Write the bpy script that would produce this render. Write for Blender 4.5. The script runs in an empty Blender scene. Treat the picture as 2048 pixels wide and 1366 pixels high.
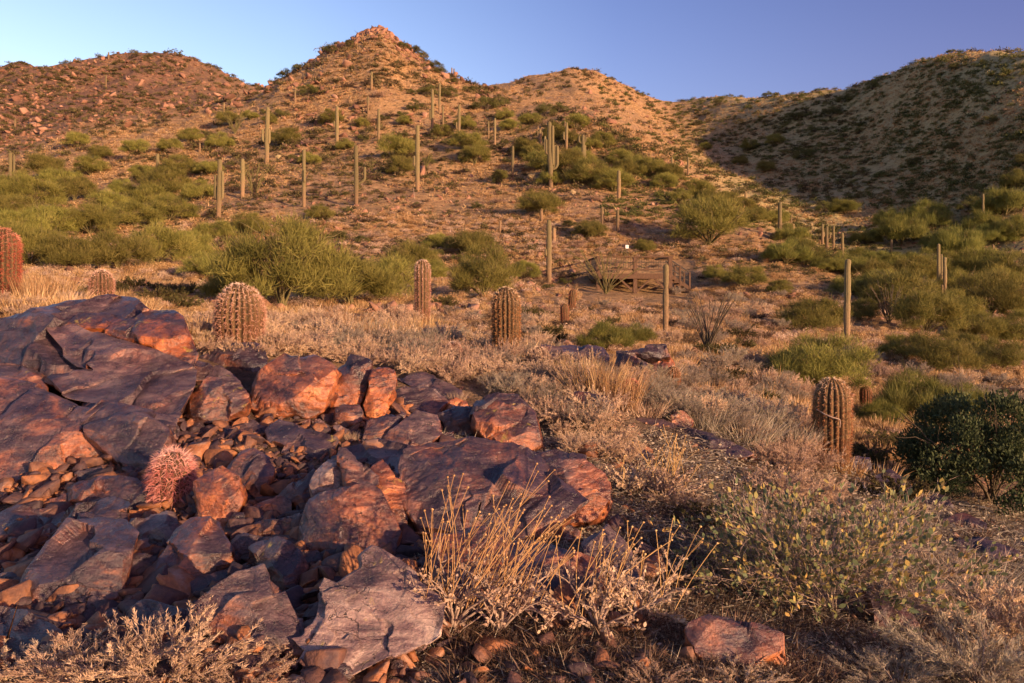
import bpy, bmesh, math, random
import numpy as np
from mathutils import Vector, Matrix
random.seed(5)
rng = np.random.default_rng(11)
sc = bpy.context.scene
C = sc.collection
F, CX, HY = 1600.0, 1024.0, 580.0          # focal length and horizon of the photograph, in its own pixels

def W(px, py, Y):
    return np.array([(px - CX) * Y / F, Y, (HY - py) * Y / F])

# ------------------------------------------------------------------ noise
def _h(i, j, k, s):
    n = (i * 374761393 + j * 668265263 + k * 2147483647 + s * 974634777) & 0xFFFFFFFF
    n = ((n ^ (n >> 13)) * 1274126177) & 0xFFFFFFFF
    n = ((n ^ (n >> 16)) * 2246822519) & 0xFFFFFFFF
    return ((n ^ (n >> 15)) & 0xFFFFFF) / float(0xFFFFFF)

def vnoise(p, s=0):
    p = np.asarray(p, float)
    i = np.floor(p).astype(np.int64); f = p - i
    u = f * f * f * (f * (f * 6 - 15) + 10)
    r = 0
    for dx in (0, 1):
        for dy in (0, 1):
            for dz in (0, 1):
                wt = (u[:, 0] if dx else 1 - u[:, 0]) * (u[:, 1] if dy else 1 - u[:, 1]) * (u[:, 2] if dz else 1 - u[:, 2])
                r = r + wt * _h(i[:, 0] + dx, i[:, 1] + dy, i[:, 2] + dz, s)
    return r

def fbm(p, o=4, s=0, g=.5):
    p = np.asarray(p, float)
    a, t, r = 1., 0., 0
    for k in range(o):
        r = r + a * vnoise(p + 17.3 * k, s + k); t += a; a *= g; p = p * 2.03
    return r / t

def sst(a, b, x):
    t = np.clip((x - a) / (b - a), 0, 1)
    return t * t * (3 - 2 * t)

# ------------------------------------------------------------------ object helpers
def tag(o, label=None, cat=None, group=None, kind=None):
    if label: o['label'] = label
    if cat: o['category'] = cat
    if group: o['group'] = group
    if kind: o['kind'] = kind
    return o

def mesh_np(name, V, T, mats, attr=None, midx=None, smooth=False):
    V = np.asarray(V, np.float32); T = np.asarray(T, np.int32)
    n = T.shape[1]
    m = bpy.data.meshes.new(name)
    m.vertices.add(len(V)); m.vertices.foreach_set('co', V.ravel())
    m.loops.add(T.size); m.loops.foreach_set('vertex_index', T.ravel())
    m.polygons.add(len(T))
    m.polygons.foreach_set('loop_start', np.arange(0, T.size, n, dtype=np.int32))
    try: m.polygons.foreach_set('loop_total', np.full(len(T), n, np.int32))
    except Exception: pass
    for k in (mats if isinstance(mats, (list, tuple)) else [mats]): m.materials.append(k)
    if midx is not None: m.polygons.foreach_set('material_index', np.asarray(midx, np.int32))
    if smooth: m.polygons.foreach_set('use_smooth', np.ones(len(T), bool))
    m.update(calc_edges=True)
    if attr is not None:
        a = m.attributes.new('rnd', 'FLOAT', 'POINT'); a.data.foreach_set('value', np.asarray(attr, np.float32))
    return m

def link(name, mesh, parent=None, loc=(0, 0, 0), rot=(0, 0, 0), scale=(1, 1, 1)):
    o = bpy.data.objects.new(name, mesh); C.objects.link(o)
    o.parent = parent
    o.location = loc; o.rotation_euler = rot; o.scale = scale
    return o

def merge(parts):
    """parts: list of (V, T, attr) -> one"""
    Vs, Ts, As, n = [], [], [], 0
    for p in parts:
        V, T = p[0], p[1]
        a = p[2] if len(p) > 2 else np.full(len(V), .5)
        Vs.append(V); Ts.append(T + n); As.append(a); n += len(V)
    return np.concatenate(Vs), np.concatenate(Ts), np.concatenate(As)

def tube(pts, rad, sides=5, ribs=0, amp=0., close=True):
    """tapered tube as quads"""
    P = np.asarray(pts, float); n = len(P)
    rad = np.broadcast_to(np.asarray(rad, float), (n,))
    tang = np.gradient(P, axis=0); tang /= np.linalg.norm(tang, axis=1)[:, None] + 1e-9
    ref = np.array([1., 0, 0]) if abs(tang[0][0]) < .8 else np.array([0, 1., 0])
    a = ref - tang[0] * (ref @ tang[0]); a /= np.linalg.norm(a)
    th = np.arange(sides) * 2 * np.pi / sides
    mod = 1 + (amp * np.cos(ribs * th) if ribs else 0)
    V = []
    for k in range(n):
        a = a - tang[k] * (a @ tang[k]); a /= np.linalg.norm(a) + 1e-9
        b = np.cross(tang[k], a)
        V.append(P[k] + rad[k] * ((np.cos(th) * mod)[:, None] * a + (np.sin(th) * mod)[:, None] * b))
    V = np.concatenate(V)
    k, j = np.meshgrid(np.arange(n - 1), np.arange(sides), indexing='ij')
    j2 = (j + 1) % sides
    T = np.stack([k * sides + j, k * sides + j2, (k + 1) * sides + j2, (k + 1) * sides + j], -1).reshape(-1, 4)
    return V, T

def q2t(T):
    T = np.asarray(T)
    return np.concatenate([T[:, [0, 1, 2]], T[:, [0, 2, 3]]]) if T.shape[1] == 4 else T

def blades(base, dirs, length, width, curve=0.):
    """thin tapering blades: one triangle pair each; base (N,3), dirs (N,3) unit"""
    N = len(base)
    r = rng.normal(size=(N, 3)); s = np.cross(dirs, r); s /= np.linalg.norm(s, axis=1)[:, None] + 1e-9
    L = np.broadcast_to(length, (N,))[:, None]; Wd = np.broadcast_to(width, (N,))[:, None]
    mid = base + dirs * L * .55 + s * 0
    tip = base + dirs * L + np.array([0, 0, -1.]) * (curve * L)
    V = np.stack([base - s * Wd * .5, base + s * Wd * .5, mid + s * Wd * .4, tip, mid - s * Wd * .4], 1).reshape(-1, 3)
    i = np.arange(N)[:, None] * 5
    T = np.concatenate([i + np.array([[0, 1, 2]]), i + np.array([[0, 2, 4]]), i + np.array([[4, 2, 3]])])
    return V, T

def leaves(base, dirs, length, width):
    """flat oval leaves, four triangles"""
    N = len(base)
    r = rng.normal(size=(N, 3)); s = np.cross(dirs, r); s /= np.linalg.norm(s, axis=1)[:, None] + 1e-9
    L = np.broadcast_to(length, (N,))[:, None]; Wd = np.broadcast_to(width, (N,))[:, None]
    V = np.stack([base, base + dirs * L * .3 + s * Wd * .45, base + dirs * L * .65 + s * Wd * .45, base + dirs * L,
                  base + dirs * L * .65 - s * Wd * .45, base + dirs * L * .3 - s * Wd * .45], 1).reshape(-1, 3)
    i = np.arange(N)[:, None] * 6
    T = np.concatenate([i + np.array([[0, 1, 5]]), i + np.array([[1, 2, 5]]), i + np.array([[2, 4, 5]]), i + np.array([[2, 3, 4]])])
    return V, T

# ------------------------------------------------------------------ materials
class NT:
    def __init__(s, name):
        s.m = bpy.data.materials.new(name); s.m.use_nodes = True
        s.t = s.m.node_tree; s.n = s.t.nodes; s.l = s.t.links
        s.b = s.n['Principled BSDF']
    def node(s, ty, ins=None, **kw):
        x = s.n.new(ty)
        for k, v in kw.items(): setattr(x, k, v)
        for k, v in (ins or {}).items(): s.put(x.inputs[k], v)
        return x
    def put(s, sock, v):
        if hasattr(v, 'is_output') or isinstance(v, bpy.types.NodeSocket): s.l.new(v, sock)
        else: sock.default_value = v
    def noise(s, vec, scale, detail=4., rough=.55, dist=0.):
        return s.node('ShaderNodeTexNoise', {'Vector': vec, 'Scale': scale, 'Detail': detail, 'Roughness': rough, 'Distortion': dist}).outputs['Fac']
    def ramp(s, fac, stops, interp='LINEAR'):
        r = s.node('ShaderNodeValToRGB', {'Fac': fac}); e = r.color_ramp.elements
        r.color_ramp.interpolation = interp
        while len(e) < len(stops): e.new(.5)
        for k, (p, c) in enumerate(stops):
            e[k].position = p; e[k].color = (*c, 1) if len(c) == 3 else c
        return r.outputs['Color']
    def mix(s, fac, a, b, mode='MIX'):
        x = s.node('ShaderNodeMix', data_type='RGBA', blend_type=mode)
        s.put(x.inputs[0], fac)
        for k, v in ((6, a), (7, b)):
            s.put(x.inputs[k], (*v, 1) if isinstance(v, tuple) and len(v) == 3 else v)
        return x.outputs[2]
    def math(s, op, a, b=0., c=0., clamp=False):
        x = s.node('ShaderNodeMath', operation=op, use_clamp=clamp)
        s.put(x.inputs[0], a); s.put(x.inputs[1], b); s.put(x.inputs[2], c)
        return x.outputs[0]
    def mapr(s, v, a, b, c=0., d=1.):
        return s.node('ShaderNodeMapRange', {'Value': v, 'From Min': a, 'From Max': b, 'To Min': c, 'To Max': d}, clamp=True).outputs[0]
    def bump(s, h, strength, dist, prev=None):
        ins = {'Height': h, 'Strength': strength, 'Distance': dist}
        if prev is not None: ins['Normal'] = prev
        return s.node('ShaderNodeBump', ins).outputs['Normal']
    def done(s, col, rough=.8, normal=None, spec=.3):
        s.put(s.b.inputs['Base Color'], col); s.put(s.b.inputs['Roughness'], rough)
        s.b.inputs['Specular IOR Level'].default_value = spec
        if normal is not None: s.put(s.b.inputs['Normal'], normal)
        return s.m

def foliage_mat(name, stops, rough=.7, trans=.25, var=.25, tint=None):
    t = NT(name)
    a = t.node('ShaderNodeAttribute', attribute_name='rnd').outputs['Fac']
    oi = t.node('ShaderNodeObjectInfo').outputs['Random']
    col = t.ramp(a, stops)
    hsv = t.node('ShaderNodeHueSaturation', {'Color': col, 'Value': t.mapr(oi, 0, 1, 1 - var, 1 + var), 'Hue': t.mapr(oi, 0, 1, .488, .51)})
    col = hsv.outputs['Color']
    t.done(col, rough, None, .2)
    if trans:
        tr = t.node('ShaderNodeBsdfTranslucent', {'Color': col})
        mx = t.node('ShaderNodeMixShader', {0: trans, 1: t.b.outputs[0], 2: tr.outputs[0]})
        t.l.new(mx.outputs[0], t.n['Material Output'].inputs['Surface'])
    return t.m

def rock_mat(name='varnished_rock', scl=1.):
    t = NT(name)
    tc = t.node('ShaderNodeTexCoord'); oi = t.node('ShaderNodeObjectInfo')
    rnd = oi.outputs['Random']
    off = t.node('ShaderNodeVectorMath', {0: tc.outputs['Object'], 1: t.node('ShaderNodeCombineXYZ', {0: t.math('MULTIPLY', rnd, 31.), 1: t.math('MULTIPLY', rnd, 17.), 2: 0.}).outputs[0]}, operation='ADD').outputs[0]
    sep = t.node('ShaderNodeSeparateColor', {0: oi.outputs['Color']})
    rust, pale, dark = sep.outputs[0], sep.outputs[1], sep.outputs[2]
    rot = t.node('ShaderNodeCombineXYZ', {0: t.math('MULTIPLY_ADD', rnd, .9, .1), 1: t.math('MULTIPLY_ADD', rnd, -1.3, 1.1), 2: t.math('MULTIPLY', rnd, 3.)}).outputs[0]
    strat = t.node('ShaderNodeMapping', {'Vector': off, 'Rotation': rot, 'Scale': (2. * scl, 2.6 * scl, 7.5 * scl)}).outputs[0]
    n1 = t.noise(off, 2.2 * scl, 6, .62, .4)
    n2 = t.noise(off, 8 * scl, 7, .68, .3)
    n3 = t.noise(strat, 1.6, 7, .66, .6)
    n4 = t.noise(off, 70 * scl, 5, .75)
    nz = t.node('ShaderNodeSeparateXYZ', {0: t.node('ShaderNodeNewGeometry').outputs['Normal']}).outputs[2]
    top = t.mapr(t.math('ADD', nz, t.math('MULTIPLY', t.math('SUBTRACT', n2, .5), 1.1)), .25, .72)
    mixn = t.math('ADD', t.math('MULTIPLY', n3, .30), t.math('ADD', t.math('MULTIPLY', n2, .45), t.math('MULTIPLY', n1, .25)))
    purple = t.ramp(mixn, [(.36, (.006, .004, .007)), (.45, (.020, .011, .018)), (.54, (.050, .025, .034)), (.64, (.14, .072, .076))])
    rustc = t.ramp(mixn, [(.35, (.018, .006, .003)), (.45, (.10, .026, .007)), (.54, (.36, .088, .012)), (.65, (.54, .20, .045))])
    rf = t.math('SUBTRACT', t.math('ADD', t.mapr(n1, .38, .60, -.35, .55), t.math('MULTIPLY', rust, 1.25)), t.math('MULTIPLY', top, .6), clamp=True)  # upward faces turn purple: desert varnish, plus sky reflection put into the colour
    col = t.mix(rf, purple, rustc)
    palec = t.ramp(n3, [(.36, (.060, .034, .040)), (.47, (.22, .125, .115)), (.58, (.42, .28, .235)), (.68, (.52, .39, .33))])
    col = t.mix(t.math('MULTIPLY', pale, t.mapr(n1, .36, .56, .25, 1.)), col, palec)
    col = t.mix(t.math('MULTIPLY', dark, .75), col, (.028, .018, .022))
    col = t.mix(t.mapr(t.noise(off, 4.5 * scl, 6, .72, .8), .55, .66, 0, .85), col, (.022, .014, .02))
    col = t.mix(t.mapr(t.noise(off, 20 * scl, 3, .6), .66, .74, 0, .5), col, (.34, .26, .22))
    col = t.mix(.45, col, t.mapr(n4, .3, .7, .3, 1.6), 'MULTIPLY')
    lich = t.math('MULTIPLY', t.mapr(t.noise(off, 6. * scl, 6, .75, .5), .60, .66, 0, .75), t.mapr(rnd, .72, .80))
    col = t.mix(lich, col, (.34, .25, .045))
    wv = t.node('ShaderNodeVectorMath', {0: off, 1: t.node('ShaderNodeVectorMath', {0: t.node('ShaderNodeTexNoise', {'Vector': off, 'Scale': 3. * scl, 'Detail': 5.}).outputs['Color'], 'Scale': .55 / scl}, operation='SCALE').outputs[0]}, operation='ADD').outputs[0]
    v = t.node('ShaderNodeTexVoronoi', {'Vector': t.node('ShaderNodeMapping', {'Vector': wv, 'Rotation': rot, 'Scale': (1., 1.7, 3.2)}).outputs[0], 'Scale': 2.4 * scl}, feature='DISTANCE_TO_EDGE').outputs['Distance']
    crack = t.math('MULTIPLY', t.mapr(v, .0, .010, 1., 0.), t.mapr(n2, .42, .52))
    col = t.mix(t.math('MULTIPLY', crack, .7), col, (.012, .008, .008))
    nrm = t.bump(n3, .6, .03 / scl)
    nrm = t.bump(n2, .55, .03 / scl, nrm)
    nrm = t.bump(n4, .7, .010 / scl, nrm)
    nrm = t.bump(t.math('SUBTRACT', 1., crack), .7, .015 / scl, nrm)
    return t.done(col, t.mapr(n2, .3, .7, .20, .50), nrm, .7)

def plain_mat(name, stops, scale=8., rough=.75, bump=.3, dist=.02, stretch=(1, 1, 1), spec=.3):
    t = NT(name)
    v = t.node('ShaderNodeMapping', {'Vector': t.node('ShaderNodeTexCoord').outputs['Object'], 'Scale': stretch}).outputs[0]
    n = t.noise(v, scale, 5, .65)
    return t.done(t.ramp(n, stops), rough, t.bump(n, bump, dist), spec)

M = {}
M['rock'] = rock_mat()
M['hillrock'] = rock_mat('hill_rock', .35)
M['pv'] = foliage_mat('palo_verde_twigs', [(0, (.075, .074, .018)), (.5, (.185, .172, .040)), (1, (.35, .295, .088))], trans=.3)
M['pv_bright'] = foliage_mat('palo_verde_light', [(0, (.070, .078, .018)), (.5, (.165, .165, .038)), (1, (.30, .265, .08))], trans=.3)
M['creosote'] = foliage_mat('creosote_leaf', [(0, (.045, .048, .016)), (.5, (.10, .098, .030)), (1, (.18, .155, .05))])
M['dark'] = foliage_mat('dark_leaf', [(0, (.022, .034, .016)), (.5, (.060, .082, .034)), (1, (.16, .16, .065))], var=.1)
M['dry'] = foliage_mat('dry_twigs', [(0, (.16, .10, .06)), (.5, (.52, .355, .235)), (1, (.80, .60, .43))], trans=.35)
M['gold'] = foliage_mat('golden_grass', [(0, (.17, .09, .035)), (.5, (.46, .28, .125)), (1, (.68, .48, .25))], trans=.3)
M['greydry'] = foliage_mat('grey_twigs', [(0, (.11, .088, .065)), (.5, (.31, .25, .185)), (1, (.54, .46, .35))], trans=.35)
M['brown'] = foliage_mat('brown_scrub', [(0, (.060, .036, .025)), (.5, (.15, .095, .062)), (1, (.28, .19, .125))])
M['jojoba'] = foliage_mat('jojoba_leaf', [(0, (.060, .085, .055)), (.4, (.13, .155, .075)), (.62, (.30, .25, .08)), (1, (.58, .34, .11))], trans=.2, var=.05)
M['stalk'] = foliage_mat('brittlebush_stalk', [(0, (.26, .14, .055)), (.5, (.42, .25, .10)), (1, (.58, .38, .18))], trans=0)
M['palebark'] = plain_mat('pale_bark', [(.3, (.17, .11, .085)), (.7, (.42, .31, .25))], 30, .8)
M['wood'] = plain_mat('grey_brown_bark', [(.3, (.045, .032, .022)), (.7, (.13, .095, .06))], 12, .85)
M['pvbark'] = plain_mat('green_bark', [(.3, (.07, .06, .022)), (.7, (.19, .15, .065))], 10, .8)
M['hillscrub'] = foliage_mat('hill_scrub_leaf', [(0, (.035, .024, .014)), (.3, (.075, .050, .026)), (.55, (.085, .075, .026)), (.8, (.13, .115, .035)), (1, (.20, .135, .075))])
M['greenscrub'] = foliage_mat('shaded_scrub_leaf', [(0, (.040, .048, .016)), (.4, (.095, .110, .030)), (.75, (.16, .170, .042)), (1, (.24, .20, .07))])

def cactus_mat(name, lo, hi, base, top_h):
    t = NT(name)
    tc = t.node('ShaderNodeTexCoord').outputs['Object']
    a = t.node('ShaderNodeAttribute', attribute_name='rnd').outputs['Fac']
    n = t.noise(tc, 6, 5, .65)
    n2 = t.noise(t.node('ShaderNodeMapping', {'Vector': tc, 'Scale': (14, 14, 5)}).outputs[0], 3, 3)
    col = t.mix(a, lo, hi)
    z = t.node('ShaderNodeSeparateXYZ', {0: tc}).outputs[2]
    corky = t.mapr(t.math('ADD', z, t.math('MULTIPLY', t.math('SUBTRACT', n, .5), 1.6)), top_h * .12, top_h * .5, .85, 0.)
    col = t.mix(corky, col, base)
    col = t.mix(.6, col, t.mapr(n2, .3, .7, .5, 1.4), 'MULTIPLY')
    scar = t.mapr(t.noise(tc, 2.2, 4, .7), .60, .68, 0, .7)
    col = t.mix(scar, col, base)
    col = t.node('ShaderNodeHueSaturation', {'Color': col, 'Value': t.mapr(t.node('ShaderNodeObjectInfo').outputs['Random'], 0, 1, .72, 1.22)}).outputs['Color']
    return t.done(col, .7, t.bump(n2, .4, .01), .25)
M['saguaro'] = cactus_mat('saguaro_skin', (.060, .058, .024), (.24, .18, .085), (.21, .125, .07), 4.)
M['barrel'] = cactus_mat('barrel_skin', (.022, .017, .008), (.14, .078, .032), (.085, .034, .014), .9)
def spine_mat(name, stops):
    return foliage_mat(name, stops, .5, 0, .05)
M['sp_pink'] = spine_mat('pink_spines', [(0, (.26, .11, .07)), (.5, (.50, .29, .20)), (1, (.78, .60, .48))])
M['sp_red'] = spine_mat('red_spines', [(0, (.20, .05, .025)), (.5, (.38, .12, .06)), (1, (.56, .30, .20))])
M['sp_tan'] = spine_mat('tan_spines', [(0, (.20, .07, .028)), (.5, (.40, .18, .075)), (1, (.76, .58, .42))])
M['sp_salmon'] = spine_mat('salmon_spines', [(0, (.42, .11, .06)), (.5, (.60, .19, .11)), (1, (.68, .32, .22))])
M['sp_rose'] = spine_mat('rose_spines', [(0, (.36, .10, .08)), (.5, (.58, .27, .21)), (1, (.78, .52, .43))])
M['cholla'] = foliage_mat('cholla_spines', [(0, (.28, .20, .10)), (.5, (.48, .37, .20)), (1, (.66, .55, .36))], trans=0)
M['deckwood'] = plain_mat('weathered_deck_wood', [(.3, (.040, .022, .013)), (.7, (.135, .072, .042))], 4, .8, .4, .01, (6, 6, 1.5))
M['railmetal'] = plain_mat('dark_rail_metal', [(.3, (.02, .016, .014)), (.7, (.045, .036, .03))], 10, .5)
M['sign'] = plain_mat('sign_paint', [(.3, (.70, .68, .64)), (.7, (.82, .80, .76))], 5, .5, .05)
M['signmark'] = plain_mat('sign_print', [(.3, (.30, .28, .27)), (.7, (.36, .34, .33))], 5, .5, .05)
# ------------------------------------------------------------------ terrain: one height field, knots (distance, row in the photograph)
TAB = {
 -1400: [(3.2,1390),(5,1080),(7,830),(9.5,640),(13,640),(22,590),(45,480),(68,400),(100,330),(135,270),(148,262),(195,180),(250,100)],
 0:    [(3.2,1390),(5,1080),(7,800),(9.5,605),(13,628),(22,590),(45,500),(68,430),(100,372),(130,318),(142,312),(185,220),(240,128)],
 250:  [(3.2,1380),(4.8,1080),(6.8,825),(9.5,630),(13,645),(22,600),(45,510),(68,430),(100,345),(140,245),(152,250),(190,185),(240,113)],
 500:  [(3.2,1370),(4.8,1070),(6.8,845),(9,695),(13,668),(22,620),(45,530),(68,420),(105,300),(150,178),(175,197),(205,187),(245,165)],
 640:  [(3.2,1366),(4.8,1060),(6.8,855),(9,718),(13,675),(22,625),(45,540),(68,420),(110,270),(160,112),(180,170),(210,195),(250,200)],
 760:  [(3.2,1366),(4.8,1060),(6.8,860),(9,728),(13,680),(22,628),(45,545),(68,420),(110,265),(165,62),(185,120),(215,190),(255,205)],
 900:  [(3.2,1366),(4.8,1060),(6.9,870),(9.5,735),(13,698),(22,632),(45,550),(68,425),(105,280),(150,155),(170,172),(205,180),(250,187)],
 1024: [(3.2,1366),(4.8,1060),(7,880),(9.5,748),(13,704),(22,642),(45,560),(68,425),(100,300),(138,183),(158,195),(195,185),(235,168)],
 1180: [(3.2,1366),(5,1060),(7,890),(9.5,768),(13,718),(22,652),(45,582),(68,410),(90,310),(118,228),(135,236),(180,190),(230,142)],
 1340: [(3.2,1370),(5,1090),(7.2,905),(9.5,792),(13,742),(22,668),(45,592),(62,470),(75,390),(92,325),(108,332),(215,265),(330,203)],
 1500: [(3.2,1380),(5.2,1110),(7.5,920),(9.5,838),(13,802),(22,700),(40,612),(52,530),(62,470),(75,428),(90,432),(168,330),(264,190)],
 1700: [(3.2,1400),(5.4,1140),(7.5,1000),(9.5,930),(13,875),(20,792),(30,692),(40,622),(48,578),(56,548),(66,548),(128,390),(228,184)],
 1880: [(3.2,1420),(5.5,1180),(7.5,1060),(9.5,985),(13,915),(20,802),(28,718),(36,667),(44,632),(52,606),(62,592),(106,410),(178,105)],
 2048: [(3.2,1440),(5.5,1210),(7.5,1090),(9.5,1015),(13,930),(20,817),(28,737),(36,692),(43,657),(50,636),(60,617),(88,430),(146,100)],
 3500: [(3.2,1500),(5.5,1300),(7.5,1180),(9.5,1100),(13,1000),(20,880),(28,800),(36,740),(43,700),(50,670),(60,640),(70,440),(86,60)],
}
MAIN = [(250,245),(330,224),(430,197),(500,178),(560,148),(620,125),(650,106),(690,92),(725,76),(750,66),(775,72),(800,90),(835,112),(860,130),(900,155),(950,172),(1000,180),(1060,196),(1180,228)]
FAR = [(-1400,100),(0,137),(20,128),(38,116),(58,126),(75,132),(110,122),(180,118),(250,113),(340,112),(400,125),(450,146),(495,166),(560,186),(900,187),(960,180),(1024,168),(1060,158),(1110,144),(1155,136),(1190,150),(1250,178),(1320,200),(1345,205),(1400,197),(1450,190),(1530,194),(1600,192),(1690,186),(1740,168),(1800,140),(1850,113),(1880,106),(1940,103),(2048,100),(3500,60)]
MAIN = [(a, b + 8) for a, b in MAIN]; FAR = [(a, b + (12 if a < 500 else 9 if a < 1300 else 11)) for a, b in FAR]
cols = np.array(sorted(TAB)); tab = np.array([TAB[c] for c in cols], float)
NC, NR = 940, 860
cgrid = np.concatenate([np.linspace(-1400, -60, 90, endpoint=False), np.linspace(-60, 2108, 760, endpoint=False), np.linspace(2108, 3500, 90)])
YR = np.exp(np.linspace(math.log(.7), math.log(380), NR))
KY = np.stack([np.interp(cgrid, cols, tab[:, k, 0]) for k in range(13)], 1)
KP = np.stack([np.interp(cgrid, cols, tab[:, k, 1]) for k in range(13)], 1)
mm = (cgrid > 250) & (cgrid < 1180)
KP[mm, 9] = np.interp(cgrid[mm], *zip(*MAIN))
KP[:, 12] = np.interp(cgrid, *zip(*FAR))
def gsm(a, s):
    k = np.exp(-.5 * (np.arange(-3 * s, 3 * s + 1) / s) ** 2); k /= k.sum()
    return np.convolve(np.pad(a, 3 * s, 'edge'), k, 'valid')
for k in range(13):
    s = 3 if k in (9, 12) else 14
    KY[:, k] = gsm(KY[:, k], 14); KP[:, k] = gsm(KP[:, k], s)
KZ = (HY - KP) * KY / F
n_c = len(cgrid)
KY = np.concatenate([np.full((n_c, 1), .4), np.full((n_c, 1), 1.8), KY, KY[:, -1:] * 1.12, KY[:, -1:] * 1.5], 1)
KZ = np.concatenate([np.full((n_c, 1), -1.62), np.full((n_c, 1), -1.60), KZ, KZ[:, -1:] - 6, KZ[:, -1:] - 40], 1)
# monotone cubic through the knots of every column
h = np.diff(KY, axis=1); d = np.diff(KZ, axis=1) / h
mt = np.zeros_like(KZ)
mt[:, 1:-1] = np.where(d[:, :-1] * d[:, 1:] > 0, 2 * d[:, :-1] * d[:, 1:] / (d[:, :-1] + d[:, 1:] + 1e-12), 0)
mt[:, 0] = d[:, 0]; mt[:, -1] = d[:, -1]
ZG = np.zeros((n_c, NR))
for c in range(n_c):
    i = np.clip(np.searchsorted(KY[c], YR) - 1, 0, KY.shape[1] - 2)
    hh = h[c, i]; t = np.clip((YR - KY[c, i]) / hh, 0, 1)
    ZG[c] = ((1 + 2 * t) * (1 - t) ** 2 * KZ[c, i] + t * (1 - t) ** 2 * hh * mt[c, i] + t * t * (3 - 2 * t) * KZ[c, i + 1] + t * t * (t - 1) * hh * mt[c, i + 1])
XG = (cgrid[:, None] - CX) * YR[None] / F; YG = np.broadcast_to(YR[None], XG.shape)
P3 = np.stack([XG.ravel(), YG.ravel(), np.zeros(XG.size)], 1)
yy = YG.ravel()
nz = (fbm(P3 / 26, 4, 3) - .5) * 4.2 * sst(40, 130, yy) + (fbm(P3 / 5.5, 4, 5) - .5) * (.06 + 1.5 * sst(25, 110, yy)) + (fbm(P3 / .8, 3, 9) - .5) * .09
rid = 1 - np.abs(2 * fbm(P3 / 9, 4, 21) - 1)
craggy = sst(.52, .68, fbm(P3 / 38, 3, 31)) * sst(70, 130, yy)
KR = np.interp(cgrid, np.arange(n_c) * 0 + cgrid, KY[:, 11])      # distance of the main ridge
nearridge = np.exp(-((YG - KR[:, None]) / 9.) ** 2).ravel() + np.exp(-((YG - KY[:, 14][:, None]) / 12.) ** 2).ravel()
leftrock = (sst(620, 420, (P3[:, 0] * F / yy + CX)) * sst(140, 165, yy))
nz += (rid - .75) * (1.6 * craggy + 1.0 * np.clip(nearridge, 0, 1) + 2.2 * leftrock) * sst(60, 110, yy)
ZG = ZG + nz.reshape(ZG.shape)
LY = np.log(YR)
def tz(X, Y):
    """height of the terrain at world X, Y (arrays)"""
    X = np.atleast_1d(np.asarray(X, float)); Y = np.clip(np.atleast_1d(np.asarray(Y, float)), .71, 379)
    c = np.clip(CX + F * X / Y, cgrid[0], cgrid[-1] - 1e-3)
    i = np.clip(np.searchsorted(cgrid, c, 'right') - 1, 0, n_c - 2); u = (c - cgrid[i]) / (cgrid[i + 1] - cgrid[i])
    v = (np.log(Y) - LY[0]) / (LY[1] - LY[0]); j = np.clip(v.astype(int), 0, NR - 2); v = v - j
    return (ZG[i, j] * (1 - u) + ZG[i + 1, j] * u) * (1 - v) + (ZG[i, j + 1] * (1 - u) + ZG[i + 1, j + 1] * u) * v
def hit(px, py):
    """distance at which the sight line of a photograph pixel meets the terrain"""
    i = int(np.clip(np.searchsorted(cgrid, px, 'right') - 1, 0, n_c - 2)); u = (px - cgrid[i]) / (cgrid[i + 1] - cgrid[i])
    z = ZG[i] * (1 - u) + ZG[i + 1] * u
    g = z - (HY - py) * YR / F
    k = np.nonzero(g[60:] >= 0)[0]
    if not len(k): return None
    k = k[0] + 60
    if k == 60: return YR[60]
    a, b = g[k - 1], g[k]
    return float(YR[k - 1] + (YR[k] - YR[k - 1]) * (-a / (b - a + 1e-12)))
def spot(px, py):
    Y = hit(px, py); q = py
    while Y is None and q < py + 120:
        q += 1.5; Y = hit(px, q)
    if Y is None: Y = 100.
    elif q > py: Y *= .99
    X = (px - CX) * Y / F
    return np.array([X, Y, float(tz(X, Y)[0])])

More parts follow.
